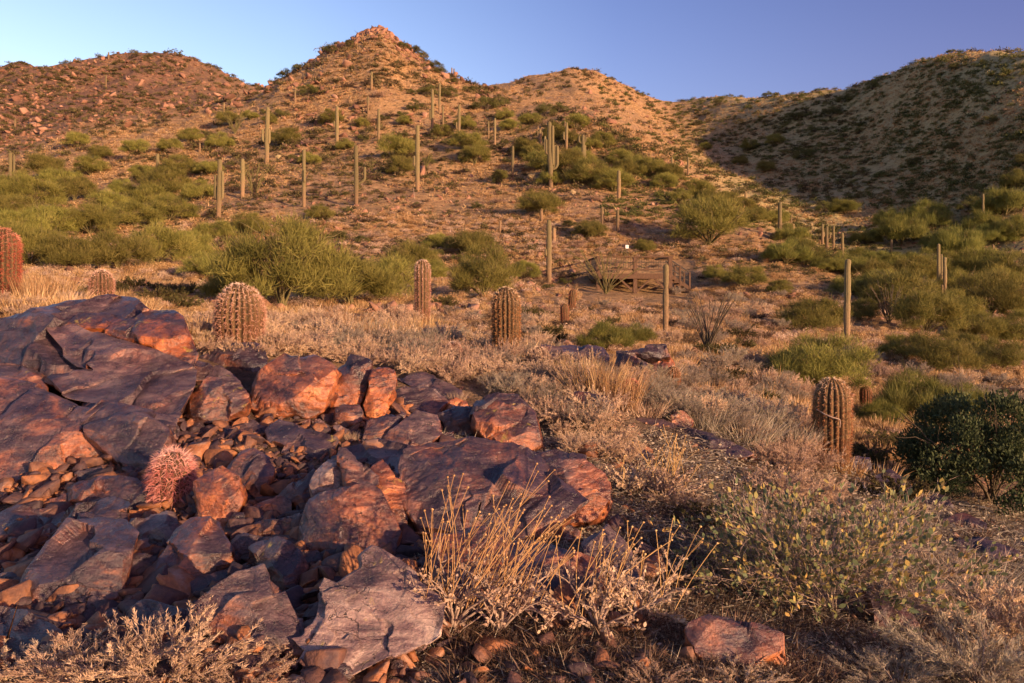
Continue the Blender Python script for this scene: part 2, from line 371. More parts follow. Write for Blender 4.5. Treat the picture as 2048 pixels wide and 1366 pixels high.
def ground_mat():
    t = NT('desert_ground')
    p = t.node('ShaderNodeTexCoord').outputs['Object']
    n0 = t.noise(p, .06, 5, .6); n1 = t.noise(p, .35, 5, .65, .4); n2 = t.noise(p, 1.6, 6, .7); n3 = t.noise(p, 7., 5, .7); n4 = t.noise(p, 40., 4, .7)
    soil = t.ramp(n2, [(.3, (.10, .060, .034)), (.5, (.31, .190, .104)), (.7, (.52, .355, .215))])
    grass = t.ramp(t.math('ADD', t.math('MULTIPLY', n1, .4), t.math('MULTIPLY', n3, .6)), [(.32, (.13, .068, .029)), (.5, (.39, .228, .102)), (.68, (.60, .395, .195))])
    col = t.mix(t.mapr(t.math('ADD', t.math('MULTIPLY', n1, .6), t.math('MULTIPLY', n0, .4)), .42, .56), soil, grass)
    rock = t.ramp(n3, [(.3, (.05, .026, .022)), (.5, (.15, .075, .055)), (.7, (.29, .165, .12))])
    X, Y, Z = [t.node('ShaderNodeSeparateXYZ', {0: p}).outputs[k] for k in range(3)]
    # the stony left hill and the stony ground among the near boulders
    ratio = t.math('DIVIDE', X, Y)
    left = t.math('MULTIPLY', t.mapr(ratio, -.22, -.42), t.mapr(Y, 130, 170))
    col = t.mix(t.math('MULTIPLY', left, t.mapr(n2, .38, .52, .35, 1.)), col, rock)
    near = t.math('MULTIPLY', t.mapr(Y, 9.5, 7.5), t.mapr(ratio, .16, .04))
    col = t.mix(t.math('MULTIPLY', near, .85), col, t.ramp(n3, [(.3, (.022, .015, .013)), (.5, (.075, .045, .036)), (.72, (.20, .125, .09))]))
    near2 = t.math('MULTIPLY', t.mapr(Y, 11, 8), t.mapr(ratio, .04, .16))
    col = t.mix(t.math('MULTIPLY', near2, .8), col, t.ramp(n3, [(.3, (.04, .028, .020)), (.5, (.12, .084, .060)), (.72, (.27, .20, .15))]))
    col = t.mix(t.mapr(n1, .53, .66, 0, .7), col, (.12, .085, .062))
    rightf = t.math('MULTIPLY', t.mapr(ratio, .20, .30), t.mapr(Y, 62, 80))
    col = t.mix(t.math('MULTIPLY', rightf, .75), col, t.ramp(n3, [(.3, (.14, .115, .050)), (.5, (.42, .345, .155)), (.7, (.62, .50, .26))]))  # right hill: straw ground, its colour also brightened to lift the shaded face
    n5 = t.noise(p, 1.1, 6, .8, .8)
    col = t.mix(t.math('MULTIPLY', t.mapr(Y, 18, 45), t.mapr(n5, .52, .60, 0, .75)), col, (.085, .058, .034))
    col = t.mix(t.mapr(n3, .62, .72, 0, .5), col, (.40, .31, .24))
    col = t.mix(.4, col, t.mapr(n4, .3, .7, .45, 1.5), 'MULTIPLY')
    nrm = t.bump(n2, .8, .4); nrm = t.bump(n3, .8, .1, nrm); nrm = t.bump(n4, .6, .02, nrm)
    return t.done(col, .9, nrm, .15)
M['ground'] = ground_mat()
V = np.stack([XG, YG, ZG], -1).reshape(-1, 3)
i, j = np.meshgrid(np.arange(n_c - 1), np.arange(NR - 1), indexing='ij')
T = np.stack([i * NR + j, (i + 1) * NR + j, (i + 1) * NR + j + 1, i * NR + j + 1], -1).reshape(-1, 4)
# the ground behind and beside the camera continues as a gentle falling apron
gx, gy = np.meshgrid(np.linspace(-60, 60, 61), np.linspace(-60, .75, 41), indexing='ij')
gz = -1.62 - .05 * np.maximum(0, -gy) + (fbm(np.stack([gx.ravel(), gy.ravel(), gx.ravel() * 0], 1) / 5, 3, 77).reshape(gx.shape) - .5) * .3 - .01
V2 = np.stack([gx, gy, gz], -1).reshape(-1, 3)
i, j = np.meshgrid(np.arange(60), np.arange(40), indexing='ij')
T2 = np.stack([i * 41 + j, (i + 1) * 41 + j, (i + 1) * 41 + j + 1, i * 41 + j + 1], -1).reshape(-1, 4) + len(V)
# sight-line table: where a photograph pixel sees the terrain
TEL = ZG / YR[None]; TMX = np.maximum.accumulate(TEL[:, 60:], 1)
def fanpix(n, test, x0=-60, x1=2110, ymin=0., ymax=1e9):
    """points spread evenly over the visible slopes; test(px, py) -> bool array"""
    c = rng.uniform(x0, x1, n); i = np.clip(np.searchsorted(cgrid, c) - 1, 0, n_c - 1)
    py = rng.uniform(60, 1380, n); t = (HY - py) / F; ok = test(c, py) & (t < TMX[i, -1])
    c, py, t, i = c[ok], py[ok], t[ok], i[ok]
    Y = np.empty(len(c))
    for k in np.unique(i):
        m_ = i == k; r_ = np.searchsorted(TMX[k], t[m_]); Y[m_] = YR[60:][np.minimum(r_, NR - 61)]
    ok = (Y >= ymin) & (Y <= ymax); c, py, Y = c[ok], py[ok], Y[ok]
    X = (c - CX) * Y / F
    return np.stack([X, Y, tz(X, Y)], 1), c, py
g = link('ground', mesh_np('ground', np.concatenate([V, V2]), np.concatenate([T, T2]), M['ground'], smooth=True))
tag(g, 'stony desert slope rising to hills under dry grass', 'ground', kind='structure')
# ------------------------------------------------------------------ boulders: corners seen in the photograph, placed at their own distance, closed and broken up
DG = None
def carve(bm, voxel, size, seed, rough=1., bed=None):
    """coarse solid -> even mesh -> chipped corners, bedding steps and roughness"""
    me = bpy.data.meshes.new('tmp'); bmesh.ops.recalc_face_normals(bm, faces=bm.faces); bm.to_mesh(me); bm.free()
    o = bpy.data.objects.new('tmp', me); C.objects.link(o)
    r = o.modifiers.new('r', 'REMESH'); r.mode = 'VOXEL'; r.voxel_size = voxel; r.adaptivity = 0
    dg = bpy.context.evaluated_depsgraph_get()
    e = o.evaluated_get(dg); m = bpy.data.meshes.new_from_object(e, depsgraph=dg)
    bpy.data.objects.remove(o); bpy.data.meshes.remove(me)
    n = len(m.vertices)
    co = np.empty(n * 3, np.float32); m.vertices.foreach_get('co', co); co = co.reshape(-1, 3).astype(float)
    nr = np.empty(n * 3, np.float32); m.vertices.foreach_get('normal', nr); nr = nr.reshape(-1, 3).astype(float)
    R = np.random.default_rng(seed)
    c = co.mean(0)
    # flat break faces: every surface cell is pressed towards the plane of its own seed
    ns = int(R.integers(16, 30)); sd_ = R.choice(n, ns, replace=False)
    wq = (fbm((co + R.uniform(0, 50, 3)) / (size * .25), 3, seed + 8) - .5)[:, None] * size * .22
    dist = np.stack([((co + wq - co[k]) ** 2).sum(1) for k in sd_], 1); near = dist.argmin(1)
    nn_ = nr[sd_] + R.normal(size=(ns, 3)) * .16; nn_ /= np.linalg.norm(nn_, axis=1)[:, None]
    dp = ((co - co[sd_][near]) * nn_[near]).sum(1)
    co -= nn_[near] * (np.clip(dp, -.10 * size, .10 * size) * .92 * rough ** .5)[:, None]
    for k in range(10):                        # chip corners along random planes
        a = R.normal(size=3); a /= np.linalg.norm(a)
        q = (co - c) @ a; lim = q.max() * R.uniform(.90, .98)
        co -= np.maximum(0, q - lim)[:, None] * a
    b = bed if bed is not None else np.array([R.uniform(-.6, .6), R.uniform(-.5, .2), 1.]); b = b / np.linalg.norm(b)
    off = R.uniform(0, 50, 3)
    s = co + off
    lay = s @ b
    warp = fbm(s / (size * .5), 3, seed) * size * .35
    st = fbm(np.stack([(lay + warp) / (size * .06), s[:, 0] / size * 1.4, s[:, 1] / size * 1.4], 1), 3, seed + 1) - .5
    big = fbm(s / (size * .35), 4, seed + 2) - .5
    fine = 1 - np.abs(2 * fbm(s / (size * .10), 4, seed + 3) - 1) - .75
    co += nr * ((st * .036 + big * .032 + fine * .013) * size * rough)[:, None]
    return m, co, c

def rock(label, outline, ridge=(), tilt=.6, thick=.9, D=None, look=(.3, 0, 0), mode='hull', rough=1., parent=None, name='boulder', cat='boulder', dz=None, group=None):
    P = np.array(outline, float); P = P.mean(0) + (P - P.mean(0)) * (1.09 if mode == 'hull' else 1.05)
    k = P[:, 1].argmax(); pyb = P[k, 1]
    if D is None: D = hit(P[k, 0], min(pyb, 1390.)) or 10.
    dep = lambda py: D + (pyb - py) * D / F * tilt
    front = [W(x, y, dep(y) + (dz(x, y) * D / F if dz else 0)) for x, y in P]
    rid = [W(x, y, dep(y) - b * D / F) for x, y, b in ridge]      # bulge given in photograph pixels
    fr = np.array(front); cen = fr.mean(0)
    if tilt >= 1.4: rough *= .55
    width = (P[:, 0].max() - P[:, 0].min()) * D / F; height = (pyb - P[:, 1].min()) * D / F
    size = max(width, height)
    th = thick * min(width, height * 1.6)
    back = []
    for q in fr:
        b = q * (1 + th / q[1]); cb = cen * (1 + th / cen[1])
        b = cb + (b - cb) * .88; b[2] -= th * .35 if mode == 'hull' else th * .12
        back.append(b)
    foot = []
    if mode == 'hull':
        q = fr[P[:, 1] > pyb - .35 * (pyb - P[:, 1].min())]
        for f in q: foot.append(f * 1.03 + np.array([0, 0, -.12 * height]))
    bm = bmesh.new()
    if mode == 'hull':
        for q in list(front) + rid + back + foot: bm.verts.new(q)
        r = bmesh.ops.convex_hull(bm, input=bm.verts)
        for v in [v for v in bm.verts if not v.link_faces]: bm.verts.remove(v)
    else:
        a = [bm.verts.new(q) for q in front]; b = [bm.verts.new(q) for q in back]; n = len(a)
        f = bm.faces.new(a); g = bm.faces.new(b[::-1])
        for i in range(n): bm.faces.new((a[i], b[i], b[(i + 1) % n], a[(i + 1) % n]))
        bmesh.ops.triangulate(bm, faces=[f, g])
    seed = int(P[0, 0] * 7 + P[0, 1] * 13) % 9973
    m, co, c = carve(bm, max(.005, D * .0012), size, seed, rough)
    c = np.array([c[0], c[1], co[:, 2].min()])
    m.vertices.foreach_set('co', (co - c).astype(np.float32).ravel())
    m.polygons.foreach_set('use_smooth', np.ones(len(m.polygons), bool))
    m.materials.clear(); m.materials.append(M['rock']); m.update(); m.name = name
    o = link(name, m, parent, tuple(c)); o.color = (*look, 1)
    tag(o, label, cat, group)
    return o

A = dict
ROCKS = [
 # the great slab at the left
 A(label='great tilted purple slab at left with long cracks running down it', outline=[(85,664),(165,645),(235,682),(330,712),(386,736),(384,772),(366,806),(347,843),(282,846),(225,822),(150,800),(92,775),(108,748),(192,744),(150,716),(118,690)], ridge=[], tilt=1.5, thick=.8, D=6.25, look=(.12,.25,0), mode='slab', rough=.55),
 A(label='flat blue-grey topped block behind the great tilted slab', outline=[(-30,650),(20,642),(100,622),(215,601),(310,618),(300,640),(240,690),(190,748),(100,757),(40,735),(-30,720)], ridge=[(-20,652,30),(75,668,40),(165,650,35)], tilt=1.1, thick=.5, D=7.1, look=(.05,.1,.1)),
 A(label='rough orange-brown block perched on the upper edge of the great slab', outline=[(149,626),(165,613),(215,611),(300,618),(345,625),(371,652),(388,702),(386,733),(345,722),(290,697),(238,684),(203,657),(152,641)], ridge=[(240,640,25),(330,660,30)], tilt=.8, thick=.6, D=7.15, look=(.55,.05,0)),
 A(label='low slab edge under the dark hollow at the left edge', outline=[(-30,722),(30,728),(88,744),(89,762),(60,775),(92,790),(40,800),(-30,800)], ridge=[(-10,740,12),(60,752,10)], tilt=1.6, thick=.8, D=6.6, look=(.3,.2,0)),
 A(label='huge purple slab at the left edge with a broken orange front', outline=[(-60,765),(0,768),(86,780),(150,812),(196,850),(209,905),(165,938),(120,962),(66,984),(12,1020),(-60,1035)], ridge=[(-40,890,55),(55,900,50),(95,905,48),(125,882,42),(193,850,12)], tilt=.9, thick=.9, D=5.6, look=(.32,.12,0), rough=.7),
 A(label='bluish slanted block between the huge left slab and the spiny barrel cactus', outline=[(140,835),(180,802),(216,822),(290,832),(312,846),(342,872),(346,900),(330,918),(290,952),(255,915),(228,885),(205,862)], ridge=[(215,872,25),(275,862,32),(333,862,25)], tilt=1., thick=.8, D=5.7, look=(.1,.15,.1)),
 A(label='thin flat slab with blue-grey top left of the spiny barrel cactus', outline=[(144,976),(155,966),(200,960),(254,956),(278,970),(324,1000),(314,1016),(250,1021),(190,1014),(150,1002)], ridge=[(150,980,18),(230,979,22),(283,969,16)], tilt=1., thick=.8, look=(.35,.05,0)),
 A(label='upper purple step behind the biggest sloping slab at lower left', outline=[(148,1008),(200,1000),(246,1004),(262,1016),(260,1050),(250,1078),(180,1075),(120,1066),(128,1040)], ridge=[(150,1045,8),(246,1016,14)], tilt=1.3, thick=.6, D=4.75, look=(.15,.1,0)),
 A(label='biggest sloping slab at lower left with orange right edge', outline=[(104,1084),(131,1052),(200,1046),(266,1054),(271,1076),(256,1130),(242,1184),(200,1198),(113,1215),(57,1219),(48,1160)], ridge=[(52,1158,16),(78,1182,26),(213,1142,34),(235,1095,30)], tilt=1.05, thick=.7, look=(.22,.12,0), rough=.8),
 A(label='purple block with pale scratches beside the biggest sloping slab', outline=[(258,1044),(300,1034),(340,1028),(358,1040),(364,1064),(336,1092),(297,1102),(272,1066)], ridge=[(275,1050,8),(350,1062,14)], tilt=1., thick=.8, look=(.0,.3,.1)),
 A(label='red-brown wedge boulder with thin white streaks', outline=[(382,1040),(431,1046),(453,1092),(461,1122),(412,1153),(351,1183),(298,1176),(302,1146),(340,1111),(363,1063)], ridge=[(375,1075,10),(340,1140,18),(420,1110,14)], tilt=.85, thick=.8, look=(.38,.1,0)),
 A(label='small squarish stone wedged between sloping slab and red-brown wedge', outline=[(253,1110),(295,1107),(314,1113),(298,1151),(283,1166),(248,1160)], ridge=[(262,1118,8),(290,1125,10)], look=(.15,0,.2)),
 A(label='small dark stone in the gap under the scratched purple block', outline=[(268,1082),(290,1080),(310,1100),(330,1098),(336,1120),(300,1130),(262,1112)], tilt=.8, look=(.1,0,.5)),
 A(label='long dark slab lying under the red-brown wedge', outline=[(351,1187),(408,1156),(468,1141),(466,1154),(423,1184),(400,1203),(355,1204)], ridge=[(410,1170,8)], tilt=.9, look=(.05,0,.3)),
 A(label='egg-shaped purple boulder with an orange nose', outline=[(502,1099),(530,1086),(567,1077),(593,1096),(608,1137),(601,1167),(578,1185),(544,1165),(521,1133)], ridge=[(565,1150,28),(535,1110,14),(585,1110,16)], tilt=.7, thick=.9, look=(.25,.12,0)),
 A(label='broad pinkish boulder below the egg-shaped boulder with a dark vertical band', outline=[(400,1205),(453,1164),(506,1145),(531,1152),(567,1201),(602,1250),(570,1297),(536,1322),(484,1298),(416,1248)], ridge=[(470,1185,10),(500,1215,24),(560,1255,16)], tilt=.8, thick=.7, look=(.2,.35,0)),
 A(label='large pale pink slab crossed by cracks, front centre', outline=[(745,1094),(764,1102),(788,1119),(823,1138),(833,1164),(873,1193),(884,1214),(876,1274),(850,1283),(760,1320),(685,1349),(637,1362),(604,1338),(622,1314),(590,1269),(623,1250),(634,1183),(652,1159),(676,1170),(723,1136),(718,1112)], tilt=.9, thick=.28, look=(.15,.85,0), mode='slab', rough=.45),
 A(label='dark purple slab along the bottom edge under the pale cracked slab', outline=[(640,1400),(690,1362),(735,1340),(860,1289),(932,1300),(986,1342),(1065,1372),(1040,1420),(800,1440)], ridge=[(800,1350,10)], tilt=1.5, thick=.5, D=3.1, look=(.05,.1,.25)),
 A(label='big split orange boulder left of the brittlebush stalks', outline=[(606,1082),(627,1008),(670,997),(700,1003),(717,986),(732,975),(762,992),(782,1055),(800,1102),(730,1110),(672,1099),(627,1097)], ridge=[(660,1075,20),(715,1010,16),(760,1050,18)], tilt=.75, thick=.9, look=(.5,.12,0)),
 A(label='leaning red slab standing on the split orange boulder, pointed top', outline=[(679,893),(694,903),(730,937),(752,962),(738,979),(717,987),(698,993),(688,955),(676,915)], ridge=[(705,945,10)], tilt=.8, thick=.4, D=4.75, look=(.45,.15,0)),
 A(label='red slab leaning behind the split orange boulder on its right side', outline=[(760,925),(772,934),(802,970),(817,1015),(808,1056),(784,1053),(764,990),(731,973),(738,940)], ridge=[(770,965,12)], tilt=.8, thick=.5, D=4.7, look=(.48,.12,0)),
 A(label='purple-red upright stone right of the spiny barrel cactus', outline=[(454,938),(488,903),(507,899),(524,907),(545,938),(542,956),(526,980),(507,991),(479,970)], ridge=[(500,925,12),(520,945,20),(508,975,14)], tilt=.6, look=(.35,.15,0)),
 A(label='tall orange block next to the spiny barrel cactus, tilted left', outline=[(393,962),(443,937),(466,950),(487,990),(470,1025),(454,1061),(429,1050),(399,1033),(414,990)], ridge=[(432,962,14),(425,1005,18),(450,1000,18)], tilt=.6, look=(.5,.12,0)),
 A(label='dark round stone left of the tall orange block', outline=[(383,985),(400,980),(416,990),(402,1034),(386,1032),(378,1010)], look=(.0,.1,.4)),
 A(label='finger-shaped stone right of the tall orange block', outline=[(470,1028),(486,1025),(489,1036),(472,1070),(452,1079),(456,1052)], look=(.55,.25,0)),
 A(label='flat-topped orange stone, upper of two lying together in the pile', outline=[(492,1031),(528,1003),(560,995),(579,1008),(579,1036),(506,1046),(492,1040)], ridge=[(535,1015,10)], look=(.42,.15,0)),
 A(label='brick-like orange stone, lower of two lying together in the pile', outline=[(501,1047),(578,1038),(600,1030),(607,1051),(579,1074),(533,1079),(507,1070)], ridge=[(520,1055,8),(590,1042,8)], look=(.5,.18,0)),
 A(label='striped purple stone tucked above the egg-shaped boulder', outline=[(454,1094),(481,1072),(507,1069),(545,1080),(524,1092),(507,1108),(476,1117),(457,1110)], ridge=[(490,1085,8)], look=(.1,.2,.1)),
 A(label='jagged orange stone left of the pale quartz block', outline=[(561,990),(582,970),(610,955),(632,943),(626,1002),(608,1018),(584,1011)], ridge=[(600,985,14)], look=(.6,.15,0)),
 A(label='pale quartz-crusted block beneath the leaning red slab', outline=[(622,970),(634,947),(662,920),(689,936),(693,980),(661,998),(630,993)], ridge=[(655,950,12)], look=(.3,.6,0), D=4.85),
 A(label='dark brown boulder in the hollow under the split orange boulder', outline=[(641,1104),(690,1098),(726,1108),(720,1142),(672,1163),(650,1152)], D=4.25, look=(.2,0,.5)),
 A(label='shadowed stone between egg-shaped boulder and the hollow', outline=[(598,1105),(634,1103),(648,1150),(640,1190),(612,1180),(604,1140)], D=4.2, look=(.2,0,.5)),
 A(label='pointed stone behind the pale cracked slab', outline=[(585,1185),(610,1172),(632,1180),(634,1210),(612,1240),(590,1225)], D=4.0, look=(.1,.2,.3)),
 # upper middle row
 A(label='square orange boulder standing at the back of the pile', outline=[(545,726),(590,721),(632,719),(674,748),(668,770),(655,800),(642,812),(600,829),(558,833),(524,832),(503,811),(514,766)], ridge=[(530,772,14),(593,781,26),(640,776,24),(632,730,6),(560,815,14)], tilt=.6, thick=.8, look=(.68,.18,0), rough=.8),
 A(label='cracked orange boulder between great slab and square orange boulder', outline=[(384,795),(400,758),(430,762),(468,760),(494,795),(487,822),(441,843),(382,845)], ridge=[(410,772,8),(440,785,20),(470,800,14),(410,825,14)], tilt=.6, look=(.55,.15,0)),
 A(label='flat purple capstone on the cracked orange boulder', outline=[(386,725),(415,727),(448,736),(466,752),(450,761),(392,759)], ridge=[(420,745,8)], tilt=1., D=7.35, look=(.12,.2,.1)),
 A(label='dark blocky boulder against the dry brush, behind the square boulder', outline=[(390,715),(429,697),(478,686),(523,692),(530,722),(531,745),(511,759),(478,762),(421,728)], ridge=[(450,712,14),(500,700,8),(500,735,10)], tilt=.7, D=7.9, look=(.05,.05,.45)),
 A(label='upright shard split from its twin, left of the pair', outline=[(657,796),(667,762),(696,719),(716,715),(744,726),(737,749),(719,806),(683,814),(661,824)], ridge=[(700,740,10),(705,770,16),(672,800,8)], tilt=.5, thick=.6, look=(.42,.02,.12)),
 A(label='upright shard with flat top, right of the split pair', outline=[(733,807),(745,740),(770,735),(793,746),(786,787),(766,829),(733,834)], ridge=[(745,750,8),(760,800,10)], tilt=.4, thick=.7, look=(.58,.08,0)),
 A(label='cube-like stone at the foot of the split pair', outline=[(671,822),(684,813),(718,811),(723,835),(696,855),(672,844)], ridge=[(695,826,10)], look=(.4,.1,.05)),
 A(label='small triangular orange stone below the square orange boulder', outline=[(602,845),(622,836),(622,859),(610,856)], look=(.55,.1,0)),
 A(label='small red flake leaning below the square orange boulder', outline=[(628,836),(645,843),(660,855),(661,867),(634,863)], look=(.45,.2,0)),
 A(label='pale edged chip lying flat below the cube-like stone', outline=[(664,853),(680,850),(699,862),(701,872),(683,870)], look=(.4,.4,0)),
 A(label='long purple slab lying in front of the square orange boulder', outline=[(535,860),(564,846),(596,858),(627,867),(668,874),(662,902),(636,927),(600,915),(574,893),(541,882)], ridge=[(560,862,6),(630,885,10)], tilt=1.5, look=(.12,.2,.05)),
 A(label='capped orange boulder right of centre, lower body bright orange', outline=[(953,832),(975,812),(1000,808),(1040,815),(1068,836),(1075,862),(1081,888),(1045,911),(1013,902),(991,877),(966,866)], ridge=[(985,845,10),(1040,850,18),(1030,885,18)], tilt=.55, look=(.55,.2,0), D=6.55),
 A(label='dark layered cap lying on the capped orange boulder', outline=[(946,828),(962,806),(982,788),(1028,788),(1056,810),(1071,831),(1038,836),(997,822),(966,830)], ridge=[(1000,800,6),(1040,815,10)], tilt=.7, D=6.75, look=(.0,.05,.35)),
 A(label='flat bluish block behind the middle rubble', outline=[(774,800),(794,782),(835,778),(874,783),(895,801),(869,828),(838,826),(781,821)], ridge=[(830,800,10),(868,808,8)], tilt=.9, look=(.2,.2,.05)),
 A(label='purple tilted plate in the middle rubble', outline=[(806,842),(835,826),(862,833),(878,872),(852,894),(811,906),(768,889),(784,862)], ridge=[(815,868,10),(850,875,12)], tilt=.9, look=(.15,.22,.05)),
 A(label='low dark stone left of the purple tilted plate', outline=[(738,842),(780,832),(805,828),(786,860),(758,888),(728,880)], ridge=[(770,850,8)], look=(.15,.05,.25)),
 A(label='craggy purple stone left of the capped orange boulder', outline=[(876,828),(911,815),(940,818),(956,836),(952,858),(921,867),(893,855)], ridge=[(915,835,12)], look=(.08,.15,.2)),
 A(label='small brown stone below the craggy purple stone', outline=[(878,872),(905,862),(912,880),(904,896),(880,890)], look=(.2,0,.1)),
 A(label='orange-edged small stone in front of the middle rubble', outline=[(862,895),(880,889),(902,893),(904,904),(870,906)], look=(.5,.1,0)),
 A(label='flat grey stone leaning below the capped orange boulder', outline=[(949,897),(967,880),(1000,891),(997,902),(965,905)], look=(.0,.4,.1)),
 A(label='wide craggy outcrop in the centre with orange lower face', outline=[(822,918),(868,903),(950,900),(1034,907),(1084,936),(1141,988),(1136,1030),(1104,1058),(1040,1076),(960,1080),(900,1070),(835,1045),(812,990)], ridge=[(880,965,26),(1000,960,34),(1100,1005,30),(1060,1050,20)], tilt=1.1, thick=.6, look=(.3,.1,.1), rough=1.25),
 A(label='blunt orange-fronted block at the right end of the craggy outcrop', outline=[(1088,936),(1128,924),(1168,926),(1206,953),(1221,985),(1188,1029),(1116,1057),(1088,1030)], ridge=[(1130,960,20),(1190,990,18),(1140,1010,22)], tilt=.85, look=(.45,.1,0), rough=1.1),
 A(label='orange ledge below the craggy outcrop, behind brittlebush stalks', outline=[(880,1085),(960,1072),(1040,1078),(1122,1098),(1185,1120),(1206,1190),(1140,1232),(1040,1235),(940,1215),(880,1150)], ridge=[(960,1110,16),(1100,1130,18)], tilt=1.2, thick=.4, look=(.6,.15,0), rough=1.2),
 A(label='purple slab plunging right of the brittlebush stalks', outline=[(1172,1090),(1221,1050),(1251,1092),(1278,1182),(1258,1210),(1205,1185),(1180,1130)], ridge=[(1225,1120,10)], tilt=.9, look=(.1,.25,.05)),
 A(label='rounded orange stone in the crook of the craggy outcrop', outline=[(1117,1060),(1140,1050),(1160,1062),(1158,1078),(1130,1082)], look=(.6,.15,0)),
 A(label='orange boulder half buried in dry grass at bottom right of centre', outline=[(1383,1262),(1400,1240),(1440,1237),(1511,1250),(1556,1276),(1562,1322),(1480,1335),(1398,1318)], ridge=[(1440,1262,14),(1510,1275,14)], tilt=.9, thick=.6, look=(.5,.12,.05)),
 A(label='long flat purple slab right of centre, sloping to the right', outline=[(1232,838),(1280,834),(1335,845),(1400,868),(1482,889),(1512,910),(1440,914),(1330,890),(1255,866)], ridge=[(1350,868,8)], tilt=1.8, thick=.6, look=(.02,.1,.2), rough=.7),
 A(label='low purple ledge behind the golden grass, left of the stacked rocks', outline=[(1074,702),(1110,695),(1160,699),(1200,697),(1213,716),(1206,745),(1140,745),(1088,730)], ridge=[(1130,712,8),(1195,712,8)], tilt=.9, look=(.02,.12,.15)),
 A(label='dark cube left of the stacked rocks', outline=[(1235,706),(1250,700),(1284,704),(1292,728),(1288,762),(1240,764)], ridge=[(1250,712,7),(1280,712,5)], look=(.0,.05,.4)),
 A(label='lower orange-sided rock of the stack', outline=[(1272,712),(1300,704),(1340,706),(1345,745),(1330,772),(1284,770)], ridge=[(1322,718,9)], look=(.5,.05,.15)),
 A(label='thin dark top rock of the stack', outline=[(1273,706),(1300,689),(1328,688),(1334,700),(1338,713),(1300,717)], ridge=[(1305,700,6)], tilt=.5, D=9.6, thick=.6, look=(.1,.05,.4)),
 A(label='dark brown hump in the dry brush right of the capped boulder', outline=[(1140,800),(1165,786),(1200,792),(1226,815),(1224,845),(1190,850),(1150,835)], ridge=[(1185,812,10)], look=(.15,0,.55)),
 A(label='flat blue-grey stone at the foot of the big barrel cactus', outline=[(1690,922),(1712,912),(1738,918),(1740,940),(1715,950),(1692,944)], look=(.0,.1,.35)),
 A(label='low reddish ledge right of the big barrel cactus', outline=[(1752,952),(1785,940),(1806,960),(1830,985),(1790,990),(1760,975)], tilt=1.4, look=(.25,.1,.1)),
 A(label='dark stone under the dark green bush, left one', outline=[(1838,1000),(1880,990),(1905,1010),(1895,1028),(1850,1028)], tilt=1.2, look=(.1,.05,.3)),
 A(label='reddish flat stone below the dark green bush', outline=[(1885,1040),(1925,1026),(1970,1045),(1965,1066),(1905,1066)], tilt=1.4, look=(.25,.1,.1)),
 A(label='bluish slab at the right edge above the dry grass mound', outline=[(1905,1085),(1950,1074),(2010,1092),(2040,1112),(1990,1122),(1925,1108)], tilt=1.6, look=(.0,.15,.2)),
 A(label='slab hidden under the jojoba shrub, right side', outline=[(1735,1180),(1790,1190),(1835,1245),(1815,1270),(1760,1250)], tilt=1., look=(.15,.1,.2)),
 A(label='flat bluish stone at the left edge above the corner slab', outline=[(-10,1152),(26,1146),(38,1156),(20,1176),(-10,1185)], tilt=1., look=(.0,.2,.1)),
 A(label='small reddish stone at the left edge under the flat bluish stone', outline=[(-10,1188),(31,1173),(50,1183),(46,1198),(0,1200)], look=(.3,.1,.1)),
 A(label='dark slab in the bottom left corner', outline=[(-30,1205),(60,1232),(128,1275),(130,1310),(60,1335),(-30,1330)], ridge=[(50,1260,8)], tilt=1.3, look=(.05,.1,.3)),
 A(label='flat brown slab at the left edge beneath the huge slab', outline=[(-20,1035),(50,1013),(126,1016),(132,1042),(70,1078),(-20,1075)], tilt=1.6, look=(.15,.1,.25)),
 A(label='oval brown stone left of the biggest sloping slab', outline=[(57,1085),(75,1066),(98,1055),(102,1075),(84,1090),(64,1094)], look=(.15,.2,.1)),
 A(label='small pale stone at left beside the oval brown stone', outline=[(14,1075),(32,1074),(46,1092),(40,1098),(20,1090)], look=(.1,.5,.0)),
 A(label='dark flat stone in the hollow beneath the broad pinkish boulder', outline=[(258,1215),(320,1210),(388,1222),(390,1262),(320,1290),(250,1262)], tilt=1.1, look=(.05,.05,.4)),
 A(label='grey stone in shade under the biggest sloping slab', outline=[(155,1200),(190,1192),(213,1200),(206,1226),(170,1222)], look=(.0,.25,.1)),
 A(label='flat purple rock behind the split pair of shards', outline=[(792,752),(850,746),(900,768),(936,790),(905,800),(830,780)], tilt=1.6, look=(.05,.2,.1)),
 A(label='small rust stone right of the flat bluish block', outline=[(893,802),(912,796),(932,804),(934,816),(905,815)], look=(.55,.1,0)),
 A(label='pale pink stone in the brush right of the capped boulder', outline=[(1130,885),(1150,874),(1178,884),(1180,897),(1150,902)], look=(.3,.6,0)),
 A(label='brown stone in grey brush above the long flat slab', outline=[(1340,832),(1362,822),(1385,840),(1380,862),(1350,858)], look=(.4,.2,.1)),
 A(label='low ledge of dark rock below the long flat slab', outline=[(1210,900),(1260,890),(1300,905),(1290,925),(1230,925)], tilt=1.5, look=(.1,.05,.35)),
 A(label='small orange stone under the spiny barrel cactus', outline=[(318,982),(338,975),(344,1000),(330,1010)], look=(.6,.1,0)),
 A(label='dark lichened stone under the spiny barrel cactus', outline=[(335,1000),(350,982),(372,986),(378,1008),(350,1014)], look=(.0,.1,.5)),
 A(label='thin olive-grey stone in front of the thin flat slab', outline=[(277,1032),(296,1024),(322,1020),(318,1028),(290,1038)], look=(.0,.35,.1)),

 A(label='low layered bluish bedrock behind the spiny barrel cactus', outline=[(345,890),(410,862),(530,868),(580,905),(620,935),(560,960),(470,950),(400,935)], tilt=2.4, thick=.5, look=(.0,.15,.25)),
